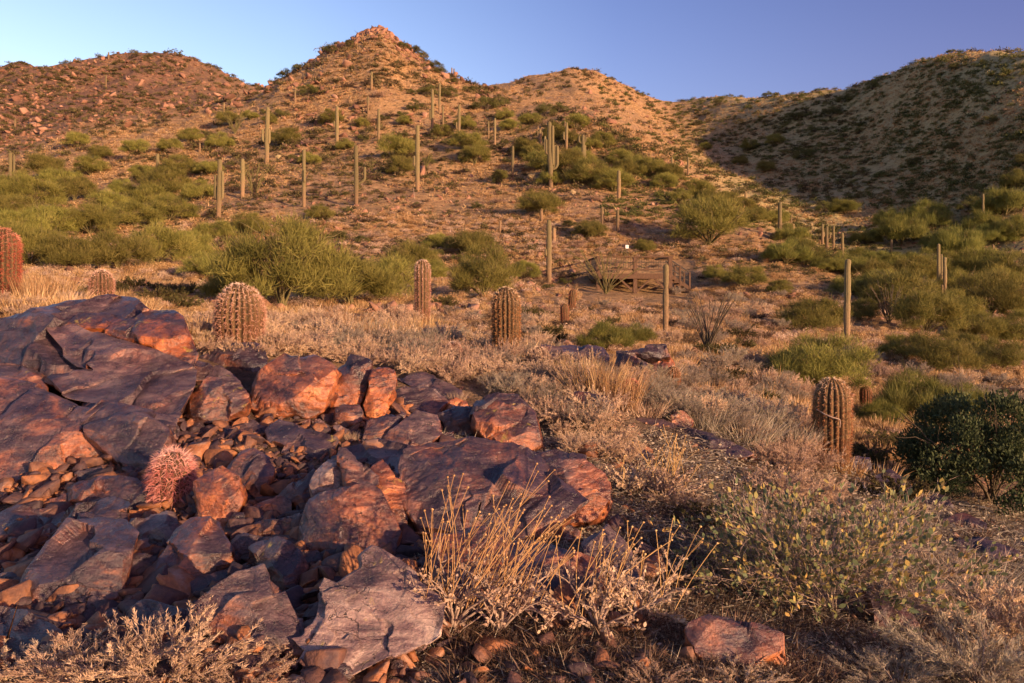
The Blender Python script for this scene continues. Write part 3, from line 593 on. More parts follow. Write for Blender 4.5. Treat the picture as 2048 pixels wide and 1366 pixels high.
 A(label='low purple bedrock between pale quartz block and middle rubble', outline=[(690,905),(740,885),(830,892),(850,925),(820,960),(770,950)], tilt=2.2, thick=.5, look=(.08,.2,.15)),
 A(label='flat bedrock in front of the cracked orange boulder', outline=[(340,862),(400,846),(500,842),(535,860),(480,872),(390,884)], tilt=2.4, thick=.5, look=(.15,.2,.15)),
 A(label='worn slab between capped orange boulder and craggy outcrop', outline=[(1060,905),(1110,900),(1170,912),(1160,930),(1090,935)], tilt=1.6, look=(.2,.1,.2)),
 A(label='dark slab beneath the great tilted slab, above the bluish slanted block', outline=[(190,822),(280,846),(345,845),(350,870),(300,868),(215,850)], tilt=1.4, D=6.1, look=(.2,.05,.4)),
 A(label='narrow brown block under the overhang of the huge left slab', outline=[(100,1000),(140,985),(150,1005),(120,1018),(95,1015)], look=(.2,.05,.3)),
 A(label='brown block in the shade between huge left slab and thin flat slab', outline=[(150,945),(195,935),(210,945),(200,958),(160,962)], look=(.3,.05,.3)),
]
for r in ROCKS: rock(**r)

EXTRA = []
def broken_stones(n):
    R = np.random.default_rng(77); got = []
    while len(got) < n:
        x, y = R.uniform(-10, 1250), R.uniform(800, 1370)
        if y < 800 + max(0, x - 640) * .18 or (x > 880 and 930 < y < 1070) or (x > 800 and y > 1110): continue
        w_ = R.uniform(20, 46) * (y / 1000)
        if any(abs(x - a) < (w_ + q) * .55 and abs(y - b) < (w_ + q) * .42 for a, b, q in got): continue
        got.append((x, y, w_))
        m_ = int(R.integers(5, 8)); an = np.sort(R.uniform(0, 6.283, m_)); an = np.linspace(0, 6.283, m_, endpoint=False) + R.uniform(-.35, .35, m_); t0 = R.uniform(-.5, .5)
        ax, ay = np.cos(an) * w_ * .5 * R.uniform(.8, 1.1, m_), np.sin(an) * w_ * R.uniform(.26, .44) * R.uniform(.8, 1.1, m_)
        out = [(x + a * math.cos(t0) - b * math.sin(t0), y + a * math.sin(t0) + b * math.cos(t0)) for a, b in zip(ax, ay)]
        kind = int(R.integers(3))
        o = rock(None, out, ridge=[(x + R.uniform(-.15, .15) * w_, y + R.uniform(-.1, .1) * w_, w_ * .3)], tilt=R.uniform(.5, 1.1), thick=.9, look=[(.5, .15, 0), (.08, .15, .15), (.25, .3, .1)][kind], name='broken_stone', cat='stone')
        EXTRA.append((o, ['angular rust-orange stone', 'angular dark purple stone', 'angular brown stone'][kind], x, y))
broken_stones(95)
def stone_templates(n, seed):
    out = []
    R = np.random.default_rng(seed)
    for k in range(n):
        bm = bmesh.new()
        q = R.normal(size=(int(R.integers(9, 14)), 3)); q /= np.linalg.norm(q, axis=1)[:, None]; q *= R.uniform(.8, 1.1, (len(q), 1)) * np.array([1, R.uniform(.6, .95), R.uniform(.35, .7)])
        for x in q: bm.verts.new(x)
        bmesh.ops.convex_hull(bm, input=bm.verts)
        for v in [v for v in bm.verts if not v.link_faces]: bm.verts.remove(v)
        bmesh.ops.dissolve_limit(bm, angle_limit=.35, verts=bm.verts, edges=bm.edges)
        bmesh.ops.bevel(bm, geom=list(bm.edges), offset=.05, segments=1, affect='EDGES')
        bmesh.ops.triangulate(bm, faces=bm.faces); bm.verts.index_update()
        co = np.array([v.co for v in bm.verts])
        T = np.array([[v.index for v in f.verts] for f in bm.faces]); bm.free()
        out.append((co, T, np.full(len(co), .5)))
    return out
STONES = stone_templates(14, 4)

def scatter(tmpl, pos, scale, rz, tilt=.0, squash=None):
    """one mesh from many copies of a few templates"""
    Vs, Ts, As, n = [], [], [], 0
    pick = rng.integers(0, len(tmpl), len(pos))
    rn = rng.random(len(pos))
    for k, (tv, tt, ta) in enumerate(tmpl):
        idx = np.nonzero(pick == k)[0]
        if not len(idx): continue
        c, s = np.cos(rz[idx]), np.sin(rz[idx])
        v = tv[None] * np.asarray(scale)[idx].reshape(-1, 1, 1)
        tl = rng.normal(size=(len(idx), 2)) * tilt
        x, y, z = v[..., 0], v[..., 1], v[..., 2]
        z = z + x * tl[:, :1] + y * tl[:, 1:]
        v = np.stack([x * c[:, None] - y * s[:, None], x * s[:, None] + y * c[:, None], z], -1) + pos[idx][:, None]
        Vs.append(v.reshape(-1, 3)); As.append((np.clip(ta[None] + (rn[idx][:, None] - .5) * .6, 0, 1)).ravel())
        Ts.append((tt[None] + (np.arange(len(idx)) * len(tv))[:, None, None]).reshape(-1, tt.shape[1]) + n)
        n += len(idx) * len(tv)
    return np.concatenate(Vs), np.concatenate(Ts), np.concatenate(As)

def rubble_mat(name, stops, rough=.7):
    t = NT(name)
    tc = t.node('ShaderNodeTexCoord').outputs['Object']
    a = t.node('ShaderNodeAttribute', attribute_name='rnd').outputs['Fac']
    n = t.noise(tc, 14, 5, .65); n2 = t.noise(tc, 60, 3)
    col = t.ramp(t.math('ADD', t.math('MULTIPLY', a, .6), t.math('MULTIPLY', n, .4)), stops)
    col = t.mix(.4, col, t.mapr(n2, .3, .7, .5, 1.4), 'MULTIPLY')
    return t.done(col, rough, t.bump(n, .6, .03), .4)
M['rubble'] = rubble_mat('rubble_stone', [(.25, (.018, .011, .013)), (.4, (.060, .032, .036)), (.53, (.14, .060, .036)), (.64, (.28, .105, .040)), (.78, (.32, .22, .18))])
M['hillstone'] = rubble_mat('hillside_stone', [(.25, (.06, .030, .022)), (.45, (.17, .080, .050)), (.65, (.30, .155, .10)), (.8, (.42, .29, .22))], .85)
# loose rubble between the boulders
N = 9500
px = rng.uniform(-60, 1330, N); py = rng.uniform(800, 1420, N) ** 1.0
keep = (py > 780 + np.clip(px - 700, 0, 700) * .12) & (rng.random(N) < np.where(px > 850, .12, np.where((px > 540) & (py > 1240), .15, 1.)))
P = []
for a, b in zip(px[keep], py[keep]):
    if b > 1385: continue
    P.append(spot(a, b))
P = np.array(P); s = np.minimum(.16, np.exp(rng.normal(-3.2, .62, len(P)))); P[:, 2] += s * .15
V, T, a = scatter(STONES, P, s, rng.uniform(0, 6.28, len(P)), .3)
tag(link('rubble', mesh_np('rubble', V, T, M['rubble'], a)), 'broken red and purple rubble strewn between the boulders', 'rubble', kind='stuff')
# stones and outcrops on the hills
def fan(n, c0, c1, y0, y1):
    c = rng.uniform(c0, c1, n); Y = np.exp(rng.uniform(math.log(y0), math.log(y1), n))
    X = (c - CX) * Y / F
    return np.stack([X, Y, tz(X, Y)], 1), c
P1, c1, _ = fanpix(30000, lambda x, y: (x < 560) & (y < 420), ymin=138)           # stony left hill
P2, c2, _ = fanpix(26000, lambda x, y: (y < 640), ymin=22, ymax=130)
P3b, c3, _ = fanpix(16000, lambda x, y: (x > 560) & (y < 500) & (x < 1420), ymin=80)
s1 = np.minimum(1.5, np.exp(rng.normal(-.55, .45, len(P1)))); s2 = np.minimum(.35, np.exp(rng.normal(-1.8, .5, len(P2)))); s3 = np.minimum(1.3, np.exp(rng.normal(-.75, .5, len(P3b))))
ridge_pts = []
cc = np.concatenate([rng.uniform(650, 860, 200), rng.normal(752, 20, 90), rng.uniform(560, 1000, 120)])
for c in cc:                                        # the broken rocks of the summit
    i = np.searchsorted(cgrid, c); Y = KY[i, 11] + rng.normal(0, 4) - abs(rng.normal(0, 7)); X = (c - CX) * Y / F
    ridge_pts.append((X, Y))
RP = np.array(ridge_pts); RP = np.concatenate([RP, tz(RP[:, 0], RP[:, 1])[:, None]], 1)
sr = np.minimum(1.1, np.exp(rng.normal(-.45, .5, len(RP))))
k2 = (fbm(P2 / 7, 3, 61) > .51) & ~((c2 > 1150) & (c2 < 1390) & (P2[:, 1] < 56)); k3 = fbm(P3b / 16, 3, 62) > .50
P = np.concatenate([P1, P2[k2], P3b[k3], RP]); s = np.concatenate([s1, s2[k2], s3[k3], sr]); P[:, 2] += s * .1
V, T, a = scatter(STONES, P, s, rng.uniform(0, 6.28, len(P)), .35)
tag(link('hill_rubble', mesh_np('hill_rubble', V, T, M['hillstone'], a)), 'reddish stones and outcrops scattered over the hillsides', 'rubble', kind='stuff')
# ------------------------------------------------------------------ plant templates (unit size: radius about 1)
def unit(v): return v / (np.linalg.norm(v, axis=-1, keepdims=True) + 1e-9)

def branching(nl, ns, height, spread, R, rad=.03, wig=.10, droop=.0, low=.2):
    """limbs curving out of one base and their side branches: list of (points, radius), list of sub branches"""
    limbs, subs = [], []
    for k in range(nl):
        az = 2 * np.pi * (k + R.uniform(-.4, .4)) / nl
        f = R.uniform(low, 1.) ** .6 * spread; hgt = height * R.uniform(.75, 1.) * math.sqrt(max(.05, 1 - (f / spread * .85) ** 2))
        t = np.linspace(0, 1, 8)[:, None]
        end = np.array([math.cos(az) * f, math.sin(az) * f, hgt])
        ctl = np.array([math.cos(az) * f * .35, math.sin(az) * f * .35, hgt * R.uniform(.45, .75)])
        p = 2 * t * (1 - t) * ctl + t * t * end + np.cumsum(R.normal(size=(8, 3)) * wig * .25 * height, 0) * t * .4
        p[0] = R.normal(size=3) * .03 * spread; p[0, 2] = -.04
        limbs.append((p, np.linspace(rad, rad * .25, 8)))
        for q in range(ns):
            u = R.uniform(.25, 1.); i = min(6, int(u * 7)); b = p[i] + (p[i + 1] - p[i]) * (u * 7 - i)
            d = unit(p[i + 1] - p[i]) * .7 + R.normal(size=3) * .55 + np.array([math.cos(az), math.sin(az), 0]) * .35; d[2] += .15 - droop
            d = unit(d); L = R.uniform(.22, .5) * height
            tt = np.linspace(0, 1, 5)[:, None]
            s = b + d * L * tt + np.array([0, 0, R.uniform(-.15, .2) - droop]) * L * tt ** 2 + R.normal(size=(5, 3)) * .02 * L
            subs.append((s, np.linspace(rad * .4, rad * .12, 5)))
    return limbs, subs

def wood_mesh(lines, sides=5):
    parts = []
    for p, r in lines:
        V, T = tube(p, r, sides); parts.append((V, q2t(T)))
    return merge(parts)

def spray(subs, n, R, length, width, up=.35, outw=.3, kind='blade', curve=0., start=.25, jit=.35):
    """n fine pieces spread along the side branches"""
    k = R.integers(0, len(subs), n); u = R.uniform(start, 1., n)
    P = np.stack([s[0] for s in subs]); m = P.shape[1] - 1
    i = np.minimum((u * m).astype(int), m - 1); fr = (u * m - i)[:, None]
    b = P[k, i] * (1 - fr) + P[k, i + 1] * fr
    d = unit(P[k, i + 1] - P[k, i]) * .6 + R.normal(size=(n, 3)) * jit * 1.6
    hz = b.copy(); hz[:, 2] *= .4
    d = unit(d + unit(hz) * outw + np.array([0, 0, up]))
    b = b + R.normal(size=(n, 3)) * jit * length * .5
    L = length * R.uniform(.5, 1.3, n); w_ = width * R.uniform(.7, 1.3, n)
    V, T = (blades(b, d, L, w_, curve) if kind == 'blade' else leaves(b, d, L, w_))
    per = len(V) // n
    tone = R.normal(.5, .18, len(subs))[k] * .5 + R.uniform(0, 1, n) * .5
    return V, T, np.clip(np.repeat(tone, per), 0, 1)

def tmpl(seed, nl, ns, height, n, length, width, rad=.03, up=.35, outw=.3, kind='blade', curve=0., start=.25, jit=.35, droop=0., extra=None, low=.2, wig=.1, twigs=0):
    R = np.random.default_rng(seed)
    limbs, subs = branching(nl, ns, height, 1., R, rad, wig, droop, low)
    wood = wood_mesh(limbs + subs, 4)
    fol = spray(subs, n, R, length, width, up, outw, kind, curve, start, jit)
    if twigs: wood = merge([wood, spray(subs, twigs, R, .07, .0035, .5, .4, 'blade', 0., .1, .35)])
    return fol, wood

def lobed(seed, nl, height, n, length, width, rad, nlobe=26, lobe=(.20, .34), up=.45, kind='blade', flat=.8, jit=.6, core=.25):
    """rounded crown made of many fuzzy lobes of fine twigs round a few limbs"""
    R = np.random.default_rng(seed)
    limbs, subs = branching(nl, 6, height * .85, .85, R, rad, .12, 0., .1)
    wood = wood_mesh(limbs + subs, 4)
    az = R.uniform(0, 6.28, nlobe); rr = np.sqrt(R.uniform(.02, 1., nlobe)) * .78
    zz = height * (.06 + .74 * np.sqrt(np.maximum(0, 1 - (rr / .84) ** 2))) * R.uniform(.15, 1.08, nlobe) ** .8
    Cn = np.stack([np.cos(az) * rr, np.sin(az) * rr, zz], 1); Rl = R.uniform(*lobe, nlobe)
    k = R.integers(0, nlobe, n); d = unit(R.normal(size=(n, 3))); d[:, 2] = np.where(d[:, 2] < -.3, -d[:, 2], d[:, 2])
    b = Cn[k] + d * (Rl[k] * R.uniform(core, 1., n) ** .6)[:, None] * np.array([1, 1, flat])
    b[:, 2] = np.maximum(b[:, 2], .02)
    dr = unit(d * .6 + np.array([0, 0, up]) + R.normal(size=(n, 3)) * jit)
    L = length * R.uniform(.5, 1.4, n)
    stray = R.random(n) < .10; L = np.where(stray, L * 2.1, L)
    V, T = (blades(b, dr, L, width * R.uniform(.7, 1.3, n)) if kind == 'blade' else leaves(b, dr, L, width * R.uniform(.7, 1.2, n)))
    tone = np.clip(R.normal(.5, .16, nlobe)[k] * .6 + R.uniform(0, .4, n), 0, 1)
    return (V, T, np.repeat(tone, len(V) // n)), wood

def grass_t(seed, n, height, spread, width, lean=.5):
    R = np.random.default_rng(seed)
    az = R.uniform(0, 6.28, n); r = np.sqrt(R.uniform(0, 1, n)) * spread * .45
    b = np.stack([np.cos(az) * r, np.sin(az) * r, np.full(n, -.02)], 1)
    d = unit(np.stack([np.cos(az) * lean * R.uniform(.1, 1.2, n), np.sin(az) * lean * R.uniform(.1, 1.2, n), np.ones(n)], 1) + R.normal(size=(n, 3)) * .16)
    V, T = blades(b, d, height * R.uniform(.45, 1.1, n), width, .08)
    return V, T, np.repeat(R.uniform(0, 1, n), 5)

PLANT = {}
def plant_kind(key, fmat, wmat, seeds, **kw):
    L = []
    for s in seeds:
        fol, wood = lobed(s, **kw) if 'nlobe' in kw else tmpl(s, **kw)
        L.append((mesh_np(key + '_crown', *fol[:2], M[fmat], fol[2]), mesh_np(key + '_stems', *wood[:2], M[wmat], wood[2], smooth=True),
                  None, (fol, wood)))
        V, T, a = merge([fol, wood]); mi = np.r_[np.zeros(len(fol[1]), int), np.ones(len(wood[1]), int)]
        L[-1] = L[-1][:2] + (mesh_np(key, V, T, [M[fmat], M[wmat]], a, mi), (fol, wood))
    PLANT[key] = L
plant_kind('palo_verde', 'pv', 'pvbark', (1, 2, 3, 4, 5, 6), nl=12, height=1.05, n=14000, length=.115, width=.0062, rad=.020, nlobe=44, lobe=(.15, .30), up=.65, core=.1)
plant_kind('palo_verde_light', 'pv_bright', 'pvbark', (11, 12, 13), nl=11, height=1.0, n=16000, length=.14, width=.0060, rad=.017, nlobe=38, lobe=(.15, .30), up=.9, jit=.45, core=.1)
plant_kind('creosote_bush', 'creosote', 'wood', (21, 22, 23, 24), nl=10, height=.95, n=5600, length=.080, width=.013, rad=.016, nlobe=22, lobe=(.18, .34), core=.1)
plant_kind('dark_bush', 'dark', 'wood', (31, 32), nl=14, height=1.0, n=30000, length=.030, width=.017, rad=.013, nlobe=66, lobe=(.14, .26), kind='leaf', up=.5)
plant_kind('dry_shrub', 'dry', 'palebark', (41, 42, 43, 44), nl=22, ns=11, height=.80, n=10000, length=.060, width=.012, rad=.011, up=.35, outw=.4, start=.15, wig=.16)
plant_kind('grey_shrub', 'greydry', 'palebark', (51, 52, 53), nl=22, ns=11, height=.85, n=9000, length=.085, width=.0085, rad=.010, up=.5, outw=.45, start=.15)
plant_kind('brown_shrub', 'brown', 'wood', (61, 62, 63), nl=14, ns=9, height=.75, n=3800, length=.11, width=.014, rad=.014, up=.3, outw=.35)
plant_kind('small_leaf_shrub', 'hillscrub', 'wood', (71, 72), nl=15, ns=10, height=.85, n=5200, length=.075, width=.030, rad=.013, up=.4, outw=.4, kind='leaf')
plant_kind('jojoba', 'jojoba', 'palebark', (81, 82), nl=40, ns=16, height=.80, n=3200, length=.048, width=.028, rad=.0042, up=.9, outw=.25, kind='leaf', start=.35, wig=.16, twigs=6500)
GRASS = {}
for key, mat_, n, hh, sp, wd, ln in (('golden', 'gold', 420, 1., 1., .010, .45), ('pale', 'dry', 380, .8, 1.2, .010, .8), ('grey', 'greydry', 460, .8, 1.3, .009, .9)):
    GRASS[key] = []
    for s in (1, 2, 3):
        V, T, a = grass_t(s * 7 + n, n, hh, sp, wd, ln); GRASS[key].append(mesh_np('grass_clump', V, T, M[mat_], a))

# ------------------------------------------------------------------ automatic descriptions: every plant is told apart by its rank and side from a landmark
LM = [(1255,548,'the wooden deck'), (480,625,'the round pink barrel cactus'), (845,580,'the slender barrel cactus'), (1012,640,'the stout rust-red barrel cactus'),
      (1665,845,'the big barrel cactus ringed by a pale stalk'), (1696,600,'the tall unbranched saguaro on the right'), (1331,610,'the slim saguaro before the deck'),
      (1102,310,'the many-armed saguaro'), (713,350,'the saguaro raising one right arm'), (533,270,'the saguaro with two stubby arms'), (437,380,'the pale saguaro at lower left'),
      (835,315,'the tall saguaro with a small left arm'), (1098,505,'the saguaro left of the deck'), (760,80,'the rocky summit'), (1160,145,'the low middle peak'), (250,125,'the left ridge crest'),
      (1880,115,'the right ridge crest'), (1966,430,'the lone saguaro on the shaded slope'), (1882,540,'the three clustered saguaros'), (560,520,'the widest palo verde bush'),
      (20,340,'the saguaro near the left edge'), (12,525,'the red barrel cactus cut by the frame'), (345,940,'the small spiny barrel cactus'), (740,1220,'the pale cracked slab'),
      (1030,845,'the capped orange boulder'), (1650,1080,'the broad-leaved jojoba shrub'), (1960,920,'the dark green bush'), (590,780,'the square orange boulder'), (1300,715,'the stacked purple rocks'),
      (1480,1290,'the orange boulder half buried in grass'), (1560,440,'the saguaro at the shade line'), (1655,475,'the three small saguaros at the shade line'), (1731,795,'the small barrel cactus on the right'), (1000,1200,'the brittlebush stalks')]
ORD = ['nearest', 'second', 'third', 'fourth', 'fifth', 'sixth', 'seventh', 'eighth', 'ninth', 'tenth', 'eleventh', 'twelfth', 'thirteenth', 'fourteenth', 'fifteenth', 'sixteenth', 'seventeenth', 'eighteenth', 'nineteenth', 'twentieth']
AUTO = []
def later(o, desc, cat, group, px, py): AUTO.append((o, desc, cat, group, px, py))
def name_all():
    for o, desc, x, y in EXTRA: later(o, desc, 'stone', 'broken stones of the boulder pile', x, y)
    b = {}
    for o, desc, cat, group, px, py in AUTO:
        dd = [math.hypot((px - x), (py - y) * 1.3) for x, y, _ in LM]; k = int(np.argmin(dd)); x, y, ph = LM[k]
        dx, dy = px - x, py - y
        side = ('left of' if dx < 0 else 'right of') if abs(dx) > abs(dy) * 1.1 else ('uphill of' if dy < 0 else 'downhill of')
        b.setdefault((desc, side, ph), []).append((dd[k], o, cat, group))
    for (desc, side, ph), L in b.items():
        L.sort(key=lambda e: e[0])
        for r, (_, o, cat, group) in enumerate(L):
            n = ORD[r] if r < 20 else 'farthest'
            tag(o, f'{n} {desc} {side} {ph}', cat, group if len(AUTO) > 1 else None)

def put_plant(key, px, py, wpx, v=None, desc=None, cat='bush', group=None, name=None, sz=1., label=None, parts=None, flat=1., at=None):
    """a plant of wpx photograph pixels width standing where the sight line meets the ground"""
    p = spot(px, py) if at is None else at
    s = wpx * .5 * p[1] / F * .88
    L = PLANT[key]; v = int(rng.integers(len(L))) if v is None else v
    rot = (0, 0, float(rng.uniform(0, 6.28))); scl = (s, s, s * sz * float(rng.uniform(.9, 1.1)))
    nm = name or key
    if parts if parts is not None else wpx >= 100:
        o = link(nm, None, None, tuple(p), rot, scl)
        link('crown', L[v][0], o); link('stems', L[v][1], o)
    else:
        o = link(nm, L[v][2], None, tuple(p), rot, scl)
    if label: tag(o, label, cat, group)
    else: later(o, desc, cat, group, px, py - wpx * .25)
    return o

# ------------------------------------------------------------------ palo verdes and large bushes seen one by one: (centre, foot, width[, height factor])
PV = [(618,193,52),(663,107,34),(700,92,26),(663,250,56),(855,192,48),(897,196,42),(825,104,36),(800,96,30),(843,118,30),(975,220,60),(1000,215,40),(940,185,34),(575,292,66),(787,316,92),(800,352,70),(935,300,78),(950,328,70),
      (884,275,48),(1085,342,78),(1130,356,98),(1180,372,100),(1228,384,88),(1052,306,60),(1112,282,64),(1152,258,60),(1204,296,56),(1300,356,74),(1342,364,64),(1392,392,68),(1240,330,60),(1268,340,56),(1060,250,50),(1090,232,46),(1022,262,44),(1120,225,40),
      (1452,412,60),(1490,425,50),(1080,432,96),(1182,478,76),(1420,490,190),(1000,362,42),(380,284,52),(440,298,56),(275,310,66),(340,304,56),(155,294,52),(200,318,50),(330,392,104),(360,352,80),(245,392,60),(90,358,84),(124,384,94),(60,418,130),(460,250,54),
      (1290,505,52),(60,534,170),(150,540,160),(235,538,150),(315,530,150),(384,520,112),(28,480,130),(180,470,130),(100,472,130),(270,455,110),(340,440,100),(20,440,110),(300,415,90),(210,425,80),
      (700,608,220),(765,602,170),(480,606,170),(968,598,160,1.2),(945,512,112),(818,548,120),(420,560,120),(1050,560,70),(862,560,90),
      (1490,576,100),(1625,664,150),(1640,786,240),(1572,530,98),(1612,530,98),(1684,548,92),(1800,622,170),(1852,668,160),(1902,650,140),(1762,600,130),(1704,552,98),(1880,742,160),(1984,630,160),(2032,572,140),(1962,560,130),(1802,490,128),(1852,458,94),
      (1690,428,62),(2012,430,104),(2034,376,64),(1912,520,130),(1722,528,68),(1742,568,88),(1582,488,76),(2004,742,130),(1930,720,116),(1550,450,60),(1830,330,34),(1940,425,56),(2040,690,130),(1650,420,40),(1760,540,80),(1990,490,90),(1845,545,90),
      (1550,290,44),(1500,300,40),(1660,235,44),(1590,240,40),(1630,265,34),(1530,345,44),(1610,318,44),(1905,300,36),(1980,250,36),(1690,205,36),(1745,180,34),(1480,330,34),(1910,140,30),(1440,210,30),(1600,200,30),(1535,196,26),(1410,300,30),(2044,330,50),(570,150,34),(595,142,26),(870,140,36),(880,150,30),(905,168,30),
      (1070,318,60),(1160,330,66),(1100,372,56),(1250,352,60),(1180,300,50),(1330,378,60),(1420,408,60),(1140,290,50),(1010,240,40),(930,258,48),(1360,405,50),(1510,446,60),(1600,505,66),(1655,545,70),(1740,600,90),(1690,590,80),(1560,590,60),(1430,560,60),
      (1770,545,90),(1830,570,110),(1930,600,120),(2010,590,110),(1880,500,80),(1780,455,70),(1960,470,90),(2030,480,90),(1730,490,66),(1910,560,110),(1960,680,120),(1810,720,110),(1720,640,90),(2040,640,100),
      (180,350,70),(290,360,66),(420,350,56),(400,400,70),(150,400,90),(30,390,90),(500,470,90),(640,440,60),(880,500,70),(430,480,90),(690,300,40),(620,330,44),(540,250,40),(500,240,36),(560,235,40),(720,255,36),(810,250,36),(830,220,34)]
for q in PV:
    if q[0] > 1560 and q[1] < 560: key, desc = ('palo_verde_light', 'leafy green palo verde bush') if q[2] > 60 else ('creosote_bush', 'round green bush')
    elif q[1] < 240: key, desc = 'creosote_bush', 'dark olive hillside bush'
    else: key, desc = 'palo_verde', ('wide olive palo verde bush' if q[2] > 90 else 'small olive palo verde bush')
    put_plant(key, q[0], q[1], q[2] * (1.3 if q[1] < 460 else 1.2), desc=desc, cat='bush', group='palo verde bushes', name='palo_verde_bush' if 'palo' in key else 'hillside_bush', sz=(q[3] if len(q) > 3 else .95), parts=q[2] >= 90)
put_plant('palo_verde', 565, 618, 350, v=1, label='widest olive palo verde bush with bare twisting branches, behind the round pink barrel cactus', sz=1.2, name='palo_verde_bush', group='palo verde bushes')
put_plant('palo_verde_light', 1210, 700, 150, desc='bright wispy green bush', group='palo verde bushes', name='palo_verde_bush', sz=.9)
put_plant('palo_verde_light', 1270, 690, 110, desc='bright wispy green bush', group='palo verde bushes', name='palo_verde_bush', sz=.9)
put_plant('palo_verde_light', 1830, 850, 210, label='bright wispy green bush behind the big barrel cactus, glowing yellowish', group='palo verde bushes', name='palo_verde_bush', sz=1.2)
put_plant('palo_verde_light', 1930, 830, 150, desc='bright wispy green bush', group='palo verde bushes', name='palo_verde_bush', sz=1.)
put_plant('palo_verde_light', 1760, 850, 120, desc='bright wispy green bush', group='palo verde bushes', name='palo_verde_bush', sz=1.)
put_plant('dark_bush', 1985, 1005, 430, v=0, label='dense dark green small-leaved bush at the right edge', name='dark_green_bush', sz=1.3)
put_plant('dark_bush', 1872, 985, 190, v=1, label='low dark green outgrowth left of the dense dark green bush', name='dark_green_bush', sz=.9)

# ------------------------------------------------------------------ dry shrubs of the near slope, one by one
def inside(poly, x, y):
    r = False; n = len(poly)
    for i in range(n):
        (x1, y1), (x2, y2) = poly[i], poly[i - 1]
        if (y1 > y) != (y2 > y) and x < (x2 - x1) * (y - y1) / (y2 - y1) + x1: r = not r
    return r
def fill(poly, n, kinds, w0, w1, gap):
    xs = [p[0] for p in poly]; ys = [p[1] for p in poly]; got = []
    for _ in range(n * 40):
        x, y = rng.uniform(min(xs), max(xs)), rng.uniform(min(ys), max(ys))
        if not inside(poly, x, y) or any(abs(x - a) < gap and abs(y - b) < gap * .4 for a, b in got): continue
        got.append((x, y))
        if len(got) >= n: break
    for x, y in sorted(got, key=lambda q: q[1]):
        key, desc, sz = kinds[int(rng.integers(len(kinds)))]
        t = (y - min(ys)) / (max(ys) - min(ys) + 1)
        put_plant(key, x, y, (w0 + (w1 - w0) * t) * rng.uniform(.8, 1.25), desc=desc, cat='shrub', group='dry shrubs on the near slope', name=key, sz=sz, parts=False)
DRY = ('dry_shrub', 'pinkish dry shrub', 1.25); GRY = ('grey_shrub', 'grey twiggy shrub', 1.2); BRN = ('brown_shrub', 'brown scrubby shrub', .8); LEAF = ('small_leaf_shrub', 'olive small-leaved shrub', .9)
fill([(385,640),(640,650),(820,690),(900,720),(880,770),(800,745),(700,712),(640,715),(540,720),(480,685),(395,690)], 70, [DRY, DRY, DRY, GRY], 70, 105, 19)
fill([(600,640),(840,650),(900,690),(860,700),(640,690)], 24, [DRY, DRY, BRN], 64, 84, 20)
fill([(840,690),(1080,700),(1200,770),(1250,830),(1200,880),(1090,850),(980,785),(880,775)], 56, [DRY, DRY, GRY], 80, 125, 24)
fill([(1090,870),(1290,880),(1260,930),(1200,935),(1130,905)], 9, [DRY], 70, 90, 30)
fill([(1260,760),(1420,770),(1600,860),(1610,905),(1500,885),(1330,835),(1260,800)], 44, [GRY, DRY, GRY], 80, 125, 26)
fill([(1340,690),(1560,730),(1620,800),(1580,830),(1400,760)], 34, [LEAF, GRY, BRN, DRY], 50, 84, 22)
fill([(1600,900),(1650,940),(1620,960),(1500,935),(1500,915)], 8, [DRY], 80, 110, 30)
fill([(1690,880),(1800,880),(1830,930),(1700,935)], 8, [LEAF, BRN], 70, 100, 30)
fill([(230,570),(350,575),(400,610),(380,620),(250,600),(150,585)], 14, [LEAF, BRN, LEAF], 50, 70, 24)
fill([(-10,590),(60,600),(60,640),(-10,640)], 4, [DRY], 60, 80, 20)
fill([(860,600),(1100,640),(1120,690),(1060,690),(900,640)], 26, [BRN, LEAF, GRY, DRY], 46, 62, 18)
fill([(1060,600),(1420,610),(1540,690),(1480,720),(1340,690),(1080,650)], 52, [BRN, GRY, LEAF, DRY, DRY], 34, 64, 20)
fill([(1340,580),(1560,590),(1600,650),(1500,690),(1360,620)], 34, [GRY, DRY, BRN], 30, 54, 18)
fill([(1680,700),(1900,760),(2060,780),(2060,830),(1850,780),(1690,740)], 30, [GRY, DRY, BRN], 40, 74, 22)
# shrubs on the hills that can be told apart
def hillfill(poly, n, kinds, lo, hi):
    xs = [p[0] for p in poly]; ys = [p[1] for p in poly]; k = 0
    while k < n:
        x, y = rng.uniform(min(xs), max(xs)), rng.uniform(min(ys), max(ys))
        if not inside(poly, x, y): continue
        k += 1
        key, desc, sz = kinds[int(rng.integers(len(kinds)))]
        put_plant(key, x, y, rng.uniform(lo, hi), desc=desc, cat='shrub', group='scrub on the sunlit hill', name='hillside_shrub', sz=sz, parts=False)
HB = ('brown_shrub', 'brown hillside shrub', .75); HG = ('creosote_bush', 'olive hillside shrub', .85); HD = ('dry_shrub', 'dry pale hillside shrub', .8)
hillfill([(200,330),(520,200),(720,160),(900,200),(1050,300),(1250,400),(1480,520),(1150,560),(900,470),(500,470),(420,440),(200,410)], 150, [HB, HB, HG, HD], 20, 44)
hillfill([(420,470),(900,480),(1150,560),(1160,590),(900,560),(780,500),(500,440)], 30, [HB, HD, HG], 34, 60)

